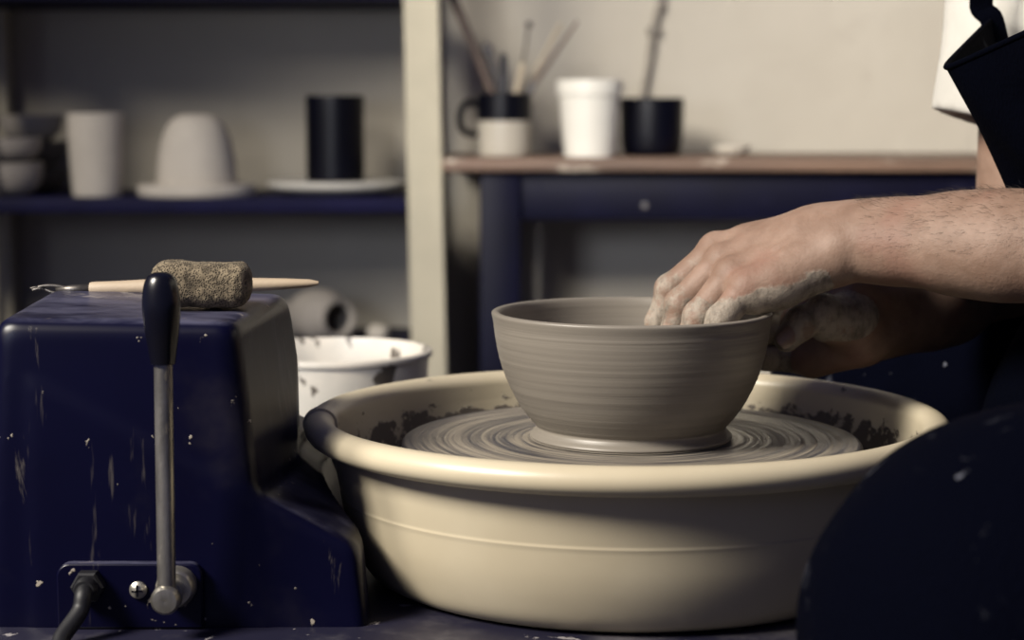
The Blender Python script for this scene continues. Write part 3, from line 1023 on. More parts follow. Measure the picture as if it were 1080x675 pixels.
# white tub, black bowl, dish
_c, wcx, wtz, wR = pot(587, 657, 85, 165, MY - 0.03, [(0.74, 0), (0.77, 0.02), (0.84, 0.35), (0.925, 0.80), (0.93, 0.805), (0.985, 0.81), (0.99, 0.83), (1.0, 0.97), (0.985, 1.0)], 'tub', 'white plastic tub with a banded rim beside the brush mug', 'tub', M['cup_white'], on=tz, wall=0.003)
pot(654, 721, 104, 161, MY + 0.02, [(0.74, 0), (0.84, 0.03), (0.93, 0.14), (0.98, 0.35), (1.0, 0.7), (1.0, 1.0)], 'cup', 'squat black cup beside the white tub on the table', 'cup', M['blue_glaze'], on=tz)
pot(748, 792, 153.5, 162, MY + 0.10, [(0.6, 0), (0.8, 0.2), (0.97, 0.7), (1.0, 1.0)], 'saucer', 'small flat pale saucer lying on the table near the wall', 'saucer', M['bisque'], on=tz, inner=False)
cw = [P(698, -20, WALL_Y - 0.008), P(697, 0, WALL_Y - 0.008), P(690, 30, WALL_Y - 0.008), P(686, 60, WALL_Y - 0.008), P(680, 95, WALL_Y - 0.008), P(676, 130, WALL_Y - 0.008), P(675, 152, WALL_Y - 0.008)]
cab = obj('cable', tube(catmull([Vector((cw[0].x + 0.01, WALL_Y - 0.008, 1.6))] + cw, 6), 0.0065, 12), M['cable_grey'], None, origin=tuple(cw[3]), angle=None, label='grey cable hanging down the plaster wall behind the black cup', cat='cable')
kk = P(689, 33, WALL_Y - 0.010)
obj('clip', box((kk.x - 0.011, WALL_Y - 0.018, kk.z - 0.006), (kk.x + 0.011, WALL_Y - 0.0005, kk.z + 0.006), 0.003), M['cable_grey'], cab)

#PERSON
# ------------------------------------------------------------------ the potter
def A(*v):
    return np.array(v, float)


person = thing('person', 'seated person in white t-shirt and navy apron shaping the bowl with clay-covered hands', 'person', (0.50, -0.02, FLOOR))

hip_n, hip_f = A(0.52, -0.12, 0.635), A(0.52, 0.10, 0.635)
knee_n, knee_f = A(0.150, -0.40, 0.594), A(0.236, 0.345, 0.580)
ank_n, ank_f = A(0.135, -0.40, 0.185), A(0.25, 0.36, 0.185)
sh_n, sh_f = A(0.375, -0.20, 1.01), A(0.325, 0.20, 1.01)
elb_n = np.array(P(1310, 262, -0.14))
wr_n = np.array(P(893, 257, -0.004))
elb_f, wr_f = A(0.318, 0.225, 0.715), np.array(P(917, 334, 0.060))

xs = axis((-0.12, -0.02, 0.009), (-0.02, 0.0, 0.004), (0.0, 0.205, 0.00115), (0.205, 0.26, 0.0025), (0.26, 0.40, 0.005), (0.40, 0.72, 0.009))
ys = axis((-0.52, -0.20, 0.009), (-0.20, -0.055, 0.0026), (-0.055, 0.115, 0.00115), (0.115, 0.30, 0.0035), (0.30, 0.46, 0.009))
zs = axis((0.085, 0.625, 0.009), (0.625, 0.645, 0.003), (0.645, 0.775, 0.00115), (0.775, 0.86, 0.003), (0.86, 1.42, 0.0085))
B = Field(xs, ys, zs)

# trunk, neck, head
B.cone((0.53, -0.06, 0.63), (0.53, 0.05, 0.63), 0.105, 0.105, 0.03)
B.cone((0.52, -0.01, 0.65), (0.42, 0, 0.90), 0.115, 0.125, 0.05, ((1, 0, 0.3), 1.15))
B.cone((0.42, -0.09, 0.93), (0.40, 0.09, 0.93), 0.10, 0.10, 0.05)
B.cone((0.40, 0, 1.00), sh_n, 0.06, 0.052, 0.04)
B.cone((0.40, 0, 1.00), sh_f, 0.06, 0.052, 0.04)
B.cone((0.385, 0, 1.04), (0.325, 0, 1.15), 0.056, 0.052, 0.03)
hc = A(0.285, 0.0, 1.235)
B.ball(hc, 0.088, 0.01, ((0, 1, 0), 1.16))
B.cone(hc + A(-0.035, 0, -0.03), hc + A(-0.066, 0, -0.088), 0.058, 0.030, 0.03, ((0, 1, 0), 1.1))
B.cone(hc + A(-0.092, 0, 0.0), hc + A(-0.118, 0, -0.036), 0.008, 0.013, 0.012)
for sgn in (-1, 1):
    B.ball(hc + A(0.008, sgn * 0.080, -0.018), 0.026, 0.006, ((0, 1, 0), 2.6))
    B.ball(hc + A(-0.086, sgn * 0.031, -0.004), 0.013, 0.006, op='cut')
    B.ball(hc + A(-0.080, sgn * 0.031, -0.006), 0.0125, 0.004)
B.cone(hc + A(-0.100, -0.022, -0.066), hc + A(-0.100, 0.022, -0.066), 0.006, 0.006, 0.006)
B.cone(hc + A(-0.109, -0.02, -0.0665), hc + A(-0.109, 0.02, -0.0665), 0.002, 0.002, 0.002, op='cut')
# legs and feet
for hp_, kn, an in ((hip_n, knee_n, ank_n), (hip_f, knee_f, ank_f)):
    B.cone(hp_, kn, 0.085, 0.056, 0.03)
    B.ball(kn, 0.058, 0.02)
    B.cone(kn, an, 0.052, 0.036, 0.02)
    B.cone(an + A(0.03, 0, -0.055), an + A(-0.15, 0, -0.065), 0.03, 0.021, 0.02)
# upper arms
B.cone(sh_n, elb_n, 0.052, 0.041, 0.03)
B.cone(sh_f, elb_f, 0.050, 0.040, 0.03)


def along(a, b, t):
    return a + (b - a) * t


# near forearm: two bones side by side, muscle belly towards the elbow
side = A(0.1, -1, 0)
side /= np.linalg.norm(side)
w2 = wr_n
B.cone(w2 + side * 0.0155, along(w2, elb_n, 0.40) + side * 0.012 + A(0, 0, -0.003), 0.0185, 0.0255, 0.016)
B.cone(w2 - side * 0.0145 + A(0, 0, 0.0015), along(w2, elb_n, 0.40) - side * 0.011 + A(0, 0, -0.001), 0.0195, 0.0265, 0.016)
B.cone(along(w2, elb_n, 0.32), along(w2, elb_n, 0.75) + A(0, 0, -0.004), 0.0270, 0.038, 0.02)
B.cone(along(w2, elb_n, 0.7), elb_n, 0.038, 0.039, 0.02)
B.cone(along(w2, elb_n, -0.06) + A(0, 0.0, 0.0075), along(w2, elb_n, 0.50) + A(0, 0.002, 0.0100), 0.0150, 0.020, 0.018)
B.cone(w2 + (elb_n - w2) * 0.13, w2 + A(-0.028, 0, 0.001), 0.0215, 0.0175, 0.022, ((0, 0, 1), 1.1))
B.ball(np.array(P(886, 261, -0.0310)), 0.0084, 0.007)                  # wrist bone
# near (left) hand
TH_SHIFT = 0.0
mcp = [np.array(P(755, 263, 0.034)), np.array(P(761, 275, 0.013)), np.array(P(771, 289, -0.007)), np.array(P(787, 302, -0.026))]
pip = [np.array(P(707, 305, 0.034)), np.array(P(718, 321, 0.012)), np.array(P(737, 333, -0.011)), np.array(P(760, 337, -0.032))]
dip = [np.array(P(695, 340, 0.034)), np.array(P(709, 355, 0.011)), np.array(P(725, 362, -0.013)), np.array(P(748, 362, -0.035))]
tip = [np.array(P(692, 366, 0.033)), np.array(P(705, 384, 0.011)), np.array(P(720, 388, -0.014)), np.array(P(742, 383, -0.036))]
rad = [(0.0110, 0.0098, 0.0088, 0.0072), (0.0112, 0.0101, 0.0090, 0.0074), (0.0108, 0.0097, 0.0086, 0.0072), (0.0100, 0.0090, 0.0080, 0.0066)]
carp = [w2 + A(-0.012, 0.016, 0.003), w2 + A(-0.012, 0.006, 0.004), w2 + A(-0.012, -0.006, 0.001), w2 + A(-0.012, -0.017, -0.005)]
dors = A(0.30, -0.22, 0.93)
dors /= np.linalg.norm(dors)
for i in range(4):
    B.cone(carp[i], mcp[i] - dors * 0.003, 0.0165, 0.0112, 0.009)
B.cone(along(carp[0], mcp[0], 0.55) - dors * 0.010, along(carp[3], mcp[3], 0.55) - dors * 0.010, 0.012, 0.013, 0.012)   # palm
B.cone(carp[3] - dors * 0.008, along(carp[3], mcp[3], 0.85) - dors * 0.009, 0.0150, 0.0125, 0.010)                    # little-finger side
B.cone(carp[0] - dors * 0.010, along(carp[0], mcp[0], 0.7) - dors * 0.012 + A(0, 0.004, 0), 0.0155, 0.012, 0.010)     # thumb side
B.cone(along(carp[0], mcp[0], 0.18) + dors * 0.0035, along(carp[0], mcp[0], 0.72) + dors * 0.0030, 0.0140, 0.0105, 0.012)
B.cone(along(carp[1], mcp[1], 0.18) + dors * 0.0030, along(carp[1], mcp[1], 0.72) + dors * 0.0025, 0.0140, 0.0105, 0.012)
for i in range(3):                                                                                                     # webs
    a_, b_ = along(mcp[i], pip[i], 0.08), along(mcp[i + 1], pip[i + 1], 0.08)
    B.cone(a_ - dors * 0.005, b_ - dors * 0.005, 0.0058, 0.0058, 0.0025)


def finger(m, p, d, t_, r, dn, kk=0.0012):
    B.cone(m - dn * 0.002, p, r[0] * 1.04, r[1] * 0.99, kk)
    B.cone(p, d, r[1] * 0.97, r[2], 0.0035)
    B.cone(d, t_, r[2] * 0.99, r[3], 0.003)
    B.ball(p + dn * 0.0008, r[1] * 0.98, 0.003)
    B.ball(d + dn * 0.0004, r[2] * 0.98, 0.003)


fd = []
for i in range(4):
    ax_ = (pip[i] - mcp[i]) / np.linalg.norm(pip[i] - mcp[i])
    dn = dors - ax_ * (dors @ ax_)
    dn = dn / np.linalg.norm(dn)
    ax2 = (tip[i] - dip[i]) / np.linalg.norm(tip[i] - dip[i])
    dn2 = A(-1, -0.25, 0.3)
    dn2 = dn2 - ax2 * (dn2 @ ax2)
    fd.append(dn2 / np.linalg.norm(dn2))
    finger(mcp[i], pip[i], dip[i], tip[i], rad[i], dn)
    B.ball(mcp[i] + dors * 0.0008, 0.0106 - 0.0007 * i, 0.007)                       # knuckle
    B.cone(mcp[i] + dors * 0.0078, along(mcp[i], carp[i], 0.72) + dors * (0.0150 if i < 2 else 0.0128), 0.0024, 0.0016, 0.0045)   # tendon
    # creases over the middle joint
    for q in (-0.0034, 0.0, 0.0034):
        c_ = pip[i] + dn * (rad[i][1] + 0.0014) + ax_ * q
        sd = np.cross(ax_, dn)
        B.cone(c_ - sd * 0.0045, c_ + sd * 0.0045, 0.0007, 0.0007, 0.0016, op='cut')
# veins on the back of the hand and forearm
for pts in (((0.25, 0), (0.5, 1), (0.8, 1)), ((0.3, 2), (0.55, 2), (0.95, 1)), ((0.35, 3), (0.6, 2))):
    vv = []
    for (t_, i) in pts:
        j = min(i + 1, 3)
        vv.append(0.5 * (along(mcp[i], carp[i], t_) + along(mcp[j], carp[j], t_)) + dors * 0.0150)
    for a_, b_ in zip(vv[:-1], vv[1:]):
        B.cone(a_, b_, 0.0013, 0.0013, 0.0045)
# near thumb, on the far side of the palm, reaching down inside the bowl
t1, t2, t3, t4 = carp[0] + A(-0.004, 0.010, -0.010), A(0.096, 0.052, 0.722), A(0.072, 0.060, 0.706), A(0.056, 0.058, 0.686)
B.cone(t1, t2, 0.0165, 0.0120, 0.010)
B.cone(t2, t3, 0.0112, 0.0098, 0.004)
B.cone(t3, t4, 0.0100, 0.0080, 0.004)

# far forearm and far (right) hand cupping the outside of the bowl
f2 = wr_f
fs_ = np.cross(elb_f - f2, A(0, 0, 1))
fs_ /= np.linalg.norm(fs_)
upf = A(0.0, 0.0, 1.0)
B.cone(f2 + upf * 0.012, along(f2, elb_f, 0.45) + upf * 0.008, 0.0185, 0.029, 0.016)
B.cone(f2 - upf * 0.014, along(f2, elb_f, 0.45) - upf * 0.012, 0.0180, 0.029, 0.016)
B.cone(along(f2, elb_f, 0.35), elb_f, 0.031, 0.041, 0.02)
B.ball(np.array(P(908, 306, 0.045)), 0.0085, 0.009)
fm = [A(0.119, 0.094, 0.694), A(0.121, 0.099, 0.683), A(0.124, 0.098, 0.672), A(0.128, 0.088, 0.6545)]
fp = [A(0.080, 0.091, 0.694), A(0.078, 0.090, 0.682), A(0.080, 0.085, 0.671), A(0.088, 0.077, 0.657)]
fq = [A(0.052, 0.093, 0.694), A(0.051, 0.091, 0.682), A(0.056, 0.086, 0.671), A(0.068, 0.075, 0.656)]
ft = [A(0.032, 0.0975, 0.694), A(0.031, 0.0955, 0.682), A(0.038, 0.089, 0.671), A(0.054, 0.078, 0.661)]
for i in range(4):                      # keep each finger just outside the bowl wall
    for L_, rr_ in ((fp, rad[i][1]), (fq, rad[i][2]), (ft, rad[i][3])):
        v = L_[i]
        rb = float(np.interp(v[2] - BZ, [0.022, 0.0345, 0.047, 0.059, 0.0715, 0.084], [0.0728, 0.0795, 0.0845, 0.0876, 0.0896, 0.0913])) + rr_ * 0.97
        rh = math.hypot(v[0], v[1])
        if rh < rb + 0.004:
            v[0] *= rb / rh
            v[1] *= rb / rh
fc = [f2 + A(-0.012, 0.006, 0.014), f2 + A(-0.012, 0.008, 0.005), f2 + A(-0.011, 0.008, -0.004), f2 + A(-0.010, 0.003, -0.016)]
for i in range(4):
    B.cone(fc[i], fm[i], 0.0155, 0.0110, 0.010)
    finger(fm[i], fp[i], fq[i], ft[i], tuple(r_ * 0.92 for r_ in rad[i]), A(0.3, 0.95, 0))
B.cone(fc[3] + A(0, -0.010, 0), along(fc[3], fm[3], 0.8) + A(-0.004, -0.012, -0.001), 0.0165, 0.0130, 0.010)
B.cone(fc[1] + A(0, -0.012, -0.004), along(fc[1], fm[1], 0.8) + A(-0.004, -0.012, -0.004), 0.0165, 0.0120, 0.010)
g1, g2, g3, g4 = np.array(P(899, 334, 0.042)), np.array(P(868, 331, 0.030)), np.array(P(845, 342, 0.026)), np.array(P(829, 358, 0.0215))
B.cone(g1 + A(0, 0.006, -0.004), along(g1, g2, 0.8) + A(0, 0.004, -0.006), 0.0195, 0.0140, 0.008)     # ball of the thumb
B.cone(g1, g2, 0.0150, 0.0118, 0.006)
B.cone(g2, g3, 0.0112, 0.0104, 0.003)
B.cone(g3, g4, 0.0106, 0.0088, 0.003, (A(0.6, -0.55, 0.5), 1.12))
B.ball(g2 + A(0, -0.002, 0.003), 0.0112, 0.004)
B.ball(g3 + A(0, -0.002, 0.003), 0.0104, 0.003)

# keep skin clear of the clay wall (fingers press against it, they do not pass through it)
bx_ = B._sl((-0.10, -0.10, 0.60), (0.12, 0.12, 0.715))
X_, Y_, Z_ = B._xyz(bx_)
rh_ = np.sqrt(X_ * X_ + Y_ * Y_)
zz_ = Z_ - BZ
ro_ = np.interp(zz_, [p[1] for p in outer[20:]], [p[0] for p in outer[20:]])
ri_ = np.interp(zz_, [p[1] for p in inner[::-1]], [p[0] for p in inner[::-1]])
wall_d = np.maximum(np.maximum(rh_ - ro_, ri_ - rh_), zz_ - 0.0838) - 0.0002
B.d[bx_] = np.maximum(B.d[bx_], -wall_d.astype(np.float32))

bv_, bf_ = B.mesh(2)
body = obj('body', (bv_, bf_), M['skin'], person, angle=None)


def seg_d(p, a, b):
    ba = b - a
    t_ = np.clip(((p - a) @ ba) / (ba @ ba), 0, 1)
    return np.linalg.norm(p - a - t_[:, None] * ba, axis=1), t_


clay = np.full(len(bv_), -0.35)
for i in range(4):
    for (a_, b_, c0, c1) in ((mcp[i], pip[i], 0.15 + 0.20 * (i == 0) + 0.06 * (i == 1), 0.52), (pip[i], dip[i], 0.52, 0.58), (dip[i], tip[i], 0.55, 0.75),
                             (fm[i], fp[i], 0.6, 0.7), (fp[i], ft[i], 0.8, 0.8), (fc[i], fm[i], 0.25, 0.5)):
        d_, t_ = seg_d(bv_, a_, b_)
        clay = np.maximum(clay, np.where(d_ < 0.0135, c0 + (c1 - c0) * t_, -0.35))
d_, t_ = seg_d(bv_, carp[3] - dors * 0.010 + A(0, -0.004, 0), pip[3] - dors * 0.004)
clay = np.maximum(clay, 0.95 - np.maximum(d_ - 0.0110, 0) * 130 - 0.2 * (t_ < 0.05))
for a_, b_ in ((g1, g2), (g2, g3), (g3, g4), (t1, t2), (t2, t3), (t3, t4)):
    d_, t_ = seg_d(bv_, a_, b_)
    clay = np.maximum(clay, np.where(d_ < 0.018, 0.62, -0.35))
at_ = body.data.attributes.new('clay', 'FLOAT', 'POINT')
at_.data.foreach_set('value', clay.astype(np.float32))


# finger nails
def nail(c, ax, dn, w, l):
    ax = ax / np.linalg.norm(ax)
    dn = dn - ax * (dn @ ax)
    dn /= np.linalg.norm(dn)
    sd = np.cross(ax, dn)
    rows = []
    for u in np.linspace(-1, 1, 7):
        row = []
        for v in np.linspace(-1, 1, 9):
            wv = w * math.sqrt(max(0.05, 1 - 0.35 * u * u if u > 0 else 1 - 0.25 * u * u))
            row.append(c + ax * l * u * (1 - 0.12 * v * v) + sd * wv * v - dn * (0.0016 * v * v + 0.0005 * u * u))
        rows.append(row)
    g = grid_sheet(rows)
    V2 = [tuple(A(*v) - dn * 0.0007) for v in g[0]]
    n_ = len(g[0])
    return g[0] + V2, g[1] + [tuple(q + n_ for q in f_[::-1]) for f_ in g[1]]


nl = np.array(P(831, 356, 0.0125))
obj('thumbnail', nail(nl, g4 - g3, A(0.35, -0.85, 0.35), 0.0058, 0.0072), M['nail'], body, angle=None)
for i in range(4):
    obj('fingernail', nail(along(dip[i], tip[i], 0.62) + fd[i] * (rad[i][3] + 0.0006), tip[i] - dip[i], fd[i], 0.0048, 0.0056), M['nail'], body, angle=None)

# fine dark hairs along the near forearm
rh = np.random.RandomState(11)
hv, hf = [], []
fa = elb_n - w2
fl = np.linalg.norm(fa)
fa /= fl
dgm = bpy.context.evaluated_depsgraph_get()
from mathutils.bvhtree import BVHTree
near = np.where((bv_[:, 0] > 0.10) & (bv_[:, 1] < 0.06) & (bv_[:, 2] > 0.715))[0]
keep = np.zeros(len(bv_), bool)
keep[near] = True
sub = bf_[keep[bf_].all(1)]
bvh = BVHTree.FromPolygons([tuple(v) for v in bv_], [tuple(q) for q in sub])
for _ in range(1500):
    t_ = rh.uniform(0.02, 0.62)
    ang = rh.uniform(-1.9, 1.7)
    c_ = along(w2, elb_n, t_)
    dirr = Vector((0, -math.sin(ang), math.cos(ang)))
    hit, nrm, fi_, ds = bvh.ray_cast(Vector(c_) + dirr * 0.09, -dirr, 0.12)
    if hit is None:
        continue
    if nrm.dot(dirr) < 0:
        nrm = -nrm
    ln = rh.uniform(0.004, 0.009)
    d1 = (nrm * 0.45 + Vector(-fa) * 0.75 + Vector((0, rh.uniform(-0.35, 0.35), rh.uniform(-0.45, 0.1)))).normalized()
    d2 = (d1 - nrm * 0.35).normalized()
    sd = d1.cross(nrm).normalized() * 0.00006
    up2 = sd.cross(d1).normalized() * 0.00006
    b0 = len(hv)
    for (pt, w_) in ((hit - nrm * 0.0004, 1.0), (hit + d1 * ln * 0.5, 0.8), (hit + d1 * ln * 0.5 + d2 * ln * 0.5, 0.25)):
        hv += [tuple(pt + sd * w_), tuple(pt - sd * 0.5 * w_ + up2 * w_), tuple(pt - sd * 0.5 * w_ - up2 * w_)]
    for q in (0, 3):
        for e in range(3):
            hf.append((b0 + q + e, b0 + q + (e + 1) % 3, b0 + q + 3 + (e + 1) % 3, b0 + q + 3 + e))
obj('arm_hair', (hv, hf), M['hair'], person, angle=None, kind='stuff')

# head hair
Hh = Field(axis((0.14, 0.42, 0.005)), axis((-0.13, 0.13, 0.005)), axis((1.10, 1.37, 0.005)))
Hh.ball(hc + A(0.014, 0, 0.012), 0.096, 0.01, ((0, 1, 0), 1.14))
Hh.cone(hc + A(0.05, 0, -0.02), hc + A(0.07, 0, -0.07), 0.06, 0.04, 0.02)
Hh.d = np.maximum(Hh.d, -((Hh.ax[0][:, None, None] - (hc[0] - 0.055)) * 0.9 + (Hh.ax[2][None, None, :] - (hc[2] + 0.028)) * 0.75))
Hh.d = np.maximum(Hh.d, 0.079 - np.sqrt((Hh.ax[0][:, None, None] - hc[0]) ** 2 + (Hh.ax[1][None, :, None] * 1.16) ** 2 + (Hh.ax[2][None, None, :] - hc[2]) ** 2))
obj('hair', Hh.mesh(1), M['hair'], person, angle=None)

# trousers: baggy denim over both legs
J = Field(axis((-0.02, 0.70, 0.0055)), axis((-0.53, 0.50, 0.0055)), axis((0.19, 0.80, 0.0055)))
J.cone((0.54, -0.05, 0.64), (0.54, 0.04, 0.64), 0.125, 0.125, 0.03)
J.cone((0.53, 0, 0.66), (0.50, 0, 0.74), 0.125, 0.13, 0.03)
for hp_, kn, an, s_ in ((hip_n, knee_n, ank_n, 1), (hip_f, knee_f, ank_f, 1)):
    J.cone(hp_, kn, 0.106, 0.090, 0.03)
    J.ball(kn + A(0, 0, 0.004), 0.0925, 0.02)
    J.cone(kn + A(0.045, 0, 0.016), hp_ + A(0, 0, 0.02), 0.094, 0.108, 0.02)
    J.cone(kn, an + A(0, 0, 0.02), 0.092, 0.062, 0.02)
    rg = random.Random(5 if kn is knee_n else 9)
    for _ in range(16):                              # folds round the knee and thigh
        t_ = rg.uniform(-0.7, 0.75)
        c_ = along(kn, hp_, t_) if t_ > 0 else along(kn, an, -t_)
        a1 = rg.uniform(0, 6.28)
        a2 = a1 + rg.uniform(0.7, 1.4)
        ref = (hp_ - kn) if t_ > 0 else (an - kn)
        ref = ref / np.linalg.norm(ref)
        e1 = np.cross(ref, A(0.3, 0.9, 0.2))
        e1 /= np.linalg.norm(e1)
        e2 = np.cross(ref, e1)
        r0 = 0.091 + 0.012 * max(t_, 0)
        u1 = c_ + (e1 * math.cos(a1) + e2 * math.sin(a1)) * r0
        u2 = c_ + (e1 * math.cos(a2) + e2 * math.sin(a2)) * r0 + ref * rg.uniform(-0.05, 0.05)
        J.cone(u1, u2, 0.005, 0.003, 0.02)
x_, y_, z_ = J._xyz(J._sl(*big))
J.d += (0.0022 * np.sin(x_ * 47 + y_ * 33 + 1.0) * np.sin(z_ * 41 + y_ * 27 + 0.6)).astype(np.float32)
obj('trousers', J.mesh(2), M['jeans'], person, angle=None)

# shoes
for an, nm in ((ank_n, 'n'), (ank_f, 'f')):
    S = Field(axis((an[0] - 0.24, an[0] + 0.10, 0.006)), axis((an[1] - 0.07, an[1] + 0.07, 0.006)), axis((FLOOR - 0.02, FLOOR + 0.14, 0.006)))
    S.cone(an + A(0.035, 0, -0.040), an + A(-0.155, 0, -0.055), 0.042, 0.034, 0.01)
    S.cone(an + A(0.02, 0, -0.03), an + A(0.02, 0, 0.03), 0.044, 0.046, 0.02)
    S.d = np.maximum(S.d, (FLOOR - S.ax[2])[None, None, :])
    obj('shoe', S.mesh(1), M['shoe'], person, angle=None)

# t-shirt with loose short sleeves
T = Field(axis((0.17, 0.66, 0.0032)), axis((-0.32, 0.32, 0.0032)), axis((0.68, 1.12, 0.0032)))
T.cone((0.51, 0, 0.70), (0.42, 0, 0.92), 0.140, 0.140, 0.04, ((1, 0, 0.3), 1.12))
T.cone((0.42, -0.09, 0.93), (0.40, 0.09, 0.93), 0.115, 0.115, 0.04)
T.cone((0.40, 0, 1.00), sh_n, 0.075, 0.068, 0.04)
T.cone((0.40, 0, 1.00), sh_f, 0.075, 0.068, 0.04)
hem_f = np.array(P(1037, 121, 0.20)) + A(0, 0, -0.03)
hem_f = A(0.309, 0.207, hem_f[2])
hem_n = along(sh_n, elb_n, 0.72)
T.cone(sh_f, hem_f, 0.069, 0.070, 0.02)
T.cone(sh_n, hem_n, 0.069, 0.070, 0.02)
x_, y_, z_ = T._xyz(T._sl(*big))
T.d += (0.0022 * np.sin(y_ * 60 + z_ * 35) * np.sin(x_ * 50 + z_ * 18)).astype(np.float32)
hemz = P(980, 113, 0.20).z
sleeve = (y_ > 0.10) + 0 * x_ + 0 * z_ > 0
cutf = np.where((y_ > 0.135) + 0 * x_ + 0 * z_ > 0, (hemz - 0.28 * (x_ - 0.237)) - z_ + 0 * y_, -1.0)
T.d = np.maximum(T.d, cutf.astype(np.float32))
dirn = (elb_n - sh_n) / np.linalg.norm(elb_n - sh_n)
qn = along(sh_n, elb_n, 0.55)
cutn = np.where((y_ < -0.135) & (z_ < 0.95) & (x_ < 0.60), (x_ - qn[0]) * dirn[0] + (y_ - qn[1]) * dirn[1] + (z_ - qn[2]) * dirn[2], -1.0)
T.d = np.maximum(T.d, cutn.astype(np.float32))
# hollow sleeves, neck opening
T.cone(along(sh_f, hem_f, 0.35), hem_f + (hem_f - sh_f) * 0.5, 0.050, 0.0625, 0.0, op='cut')
T.cone(along(sh_n, hem_n, 0.35), hem_n + (hem_n - sh_n) * 0.5, 0.050, 0.0625, 0.0, op='cut')
T.cone((0.385, 0, 1.05), (0.32, 0, 1.16), 0.066, 0.085, 0.004, op='cut')
shirt = obj('t_shirt', T.mesh(2), M['shirt'], person, angle=60)
ha = []
for k in range(25):
    a = 2 * math.pi * k / 24
    px_ = hem_f[0] + 0.0700 * math.cos(a) + 0.0008
    ha.append((px_, hem_f[1] + 0.0700 * math.sin(a), hemz - 0.16 * (px_ - 0.24) + 0.013))

# apron: bib that gapes forward, skirt over the lap, straps
ap_rows = []
spec_rows = [  # z of centre, x of centre, half width, x at the side, z at the side (far, near)
    (P(1000, 71, 0.0).z, P(1000, 71, 0.0).x, 0.125, 0.262, 0.893),
    (P(1012, 98, 0.0).z, P(1012, 98, 0.0).x, 0.130, 0.272, 0.868),
    (P(1027, 130, 0.0).z, P(1027, 130, 0.0).x, 0.150, 0.305, 0.850),
    (P(1047, 166, 0.0).z, P(1047, 166, 0.0).x, 0.160, 0.325, 0.812),
    (P(1068, 206, 0.0).z, P(1068, 206, 0.0).x, 0.170, 0.345, 0.780),
    (0.735, 0.262, 0.175, 0.360, 0.755),
    (0.700, 0.262, 0.170, 0.365, 0.738),
    (0.672, 0.250, 0.165, 0.365, 0.730),
    (0.640, 0.236, 0.160, 0.360, 0.722),
    (0.590, 0.228, 0.155, 0.345, 0.700),
    (0.520, 0.226, 0.150, 0.330, 0.640),
    (0.430, 0.228, 0.150, 0.315, 0.540),
    (0.330, 0.232, 0.150, 0.300, 0.420),
]
NC = 41
for ri, (z0, x0, hw, x1, z1) in enumerate(spec_rows):
    row = []
    for j in range(NC):
        v = -1 + 2 * j / (NC - 1)
        s_ = abs(v)
        f_ = (math.sqrt(s_ * s_ + 0.012) - math.sqrt(0.012)) / (math.sqrt(1.012) - math.sqrt(0.012))
        fold = 0.004 * math.sin(v * 9 + ri * 0.5) * min(1, ri / 3) + 0.003 * math.sin(v * 17 + ri * 0.9) * min(1, ri / 4)
        far = 1.0 if v > 0 else 1.0
        row.append((x0 + (x1 - x0) * f_ * far + fold, v * hw, z0 + (z1 - z0) * f_))
    ap_rows.append(row)
cols = list(zip(*ap_rows))
fine = [catmull(c_, 5) for c_ in cols]
ap_rows = list(zip(*fine))
apron = obj('apron', grid_sheet([[tuple(p) for p in r_] for r_ in ap_rows]), M['apron'], person, angle=None)
sd_ = apron.modifiers.new('cloth', 'SOLIDIFY')
sd_.thickness = 0.0022
sd_.offset = 0
hemp = [tuple(p) for p in ap_rows[3]]
obj('hem', tube([A(*p) + A(-0.0005, 0, 0) for p in ap_rows[0]], 0.0021, 8), M['apron'], apron, angle=None)


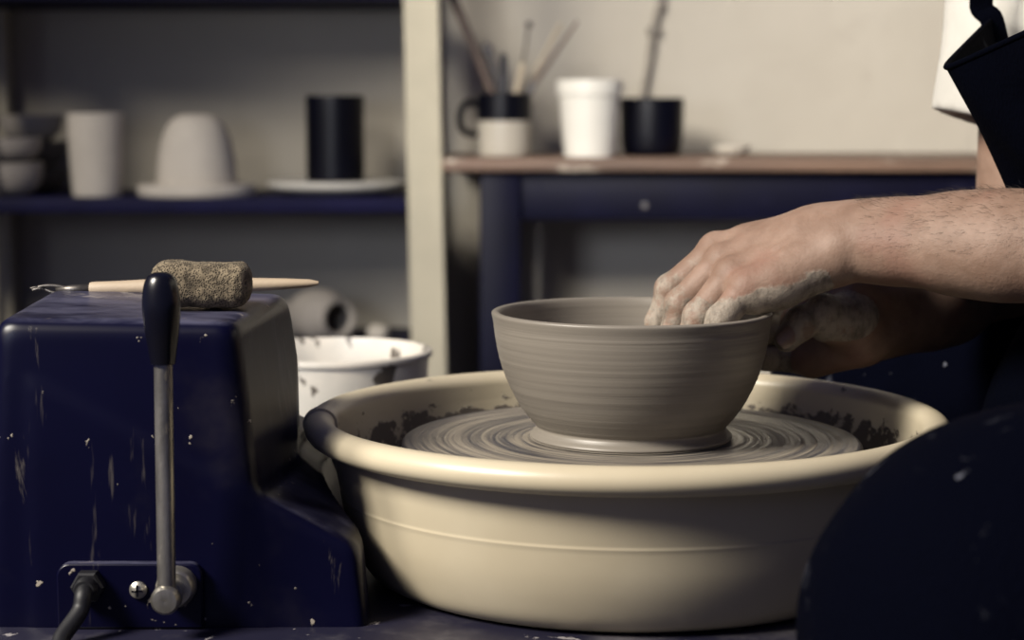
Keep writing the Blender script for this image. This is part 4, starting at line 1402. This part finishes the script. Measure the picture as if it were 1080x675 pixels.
def ribbon(pts, w, wdir, th=0.0012):
    pts = catmull(pts, 8)
    wd = np.array(wdir, float)
    wd /= np.linalg.norm(wd)
    V, Fc = [], []
    for i, p in enumerate(pts):
        d_ = pts[min(i + 1, len(pts) - 1)] - pts[max(i - 1, 0)]
        d_ = d_ / np.linalg.norm(d_)
        w_ = wd - d_ * (wd @ d_)
        w_ /= np.linalg.norm(w_)
        n_ = np.cross(d_, w_)
        for a_, b_ in ((-1, -1), (1, -1), (1, 1), (-1, 1)):
            V.append(tuple(p + w_ * w * a_ + n_ * th * b_))
    for i in range(len(pts) - 1):
        for k in range(4):
            Fc.append((i * 4 + k, i * 4 + (k + 1) % 4, i * 4 + 4 + (k + 1) % 4, i * 4 + 4 + k))
    Fc += [(3, 2, 1, 0), tuple(len(V) - 4 + k for k in range(4))]
    return V, Fc


for sgn in (1, -1):
    c0 = A(*ap_rows[0][-2 if sgn > 0 else 1]) + A(0.001, 0, 0)
    top_ = A(*P(1036, -6, 0.124 * sgn)) if sgn > 0 else A(0.258, -0.124, 0.915)
    obj('strap', ribbon([c0 + A(0.008, 0, -0.03), c0, top_, A(0.278, sgn * 0.118, 0.985), A(0.335, sgn * 0.112, 1.062), A(0.40, sgn * 0.10, 1.088), A(0.47, sgn * 0.08, 1.03), A(0.545, sgn * 0.05, 0.92), A(0.60, sgn * 0.02, 0.80)], 0.0085, (1, 0.25, 0.3)), M['apron'], apron, angle=30)
obj('waist_tie', tube(catmull([A(0.345, 0.17, 0.80), A(0.46, 0.175, 0.78), A(0.60, 0.12, 0.765), A(0.655, 0, 0.76), A(0.60, -0.12, 0.765), A(0.46, -0.175, 0.78), A(0.345, -0.17, 0.80)], 6), 0.006, 8), M['apron'], apron, angle=None)

# the potter's seat
SEAT = 0.508
sroot = thing('round_stool', 'round wooden stool under the seated person', 'stool', (0.56, -0.01, FLOOR))
obj('seat', lathe([(0, SEAT - 0.035), (0.155, SEAT - 0.035), (0.165, SEAT - 0.028), (0.165, SEAT - 0.008), (0.155, SEAT), (0, SEAT)], 0.56, -0.01, 0, 48), M['stool_wood'], sroot)
for k in range(4):
    a = math.pi / 4 + k * math.pi / 2
    obj('leg', tube([(0.56 + 0.11 * math.cos(a), -0.01 + 0.11 * math.sin(a), SEAT - 0.03), (0.56 + 0.17 * math.cos(a), -0.01 + 0.17 * math.sin(a), FLOOR)], 0.016, 14), M['stool_wood'], sroot)
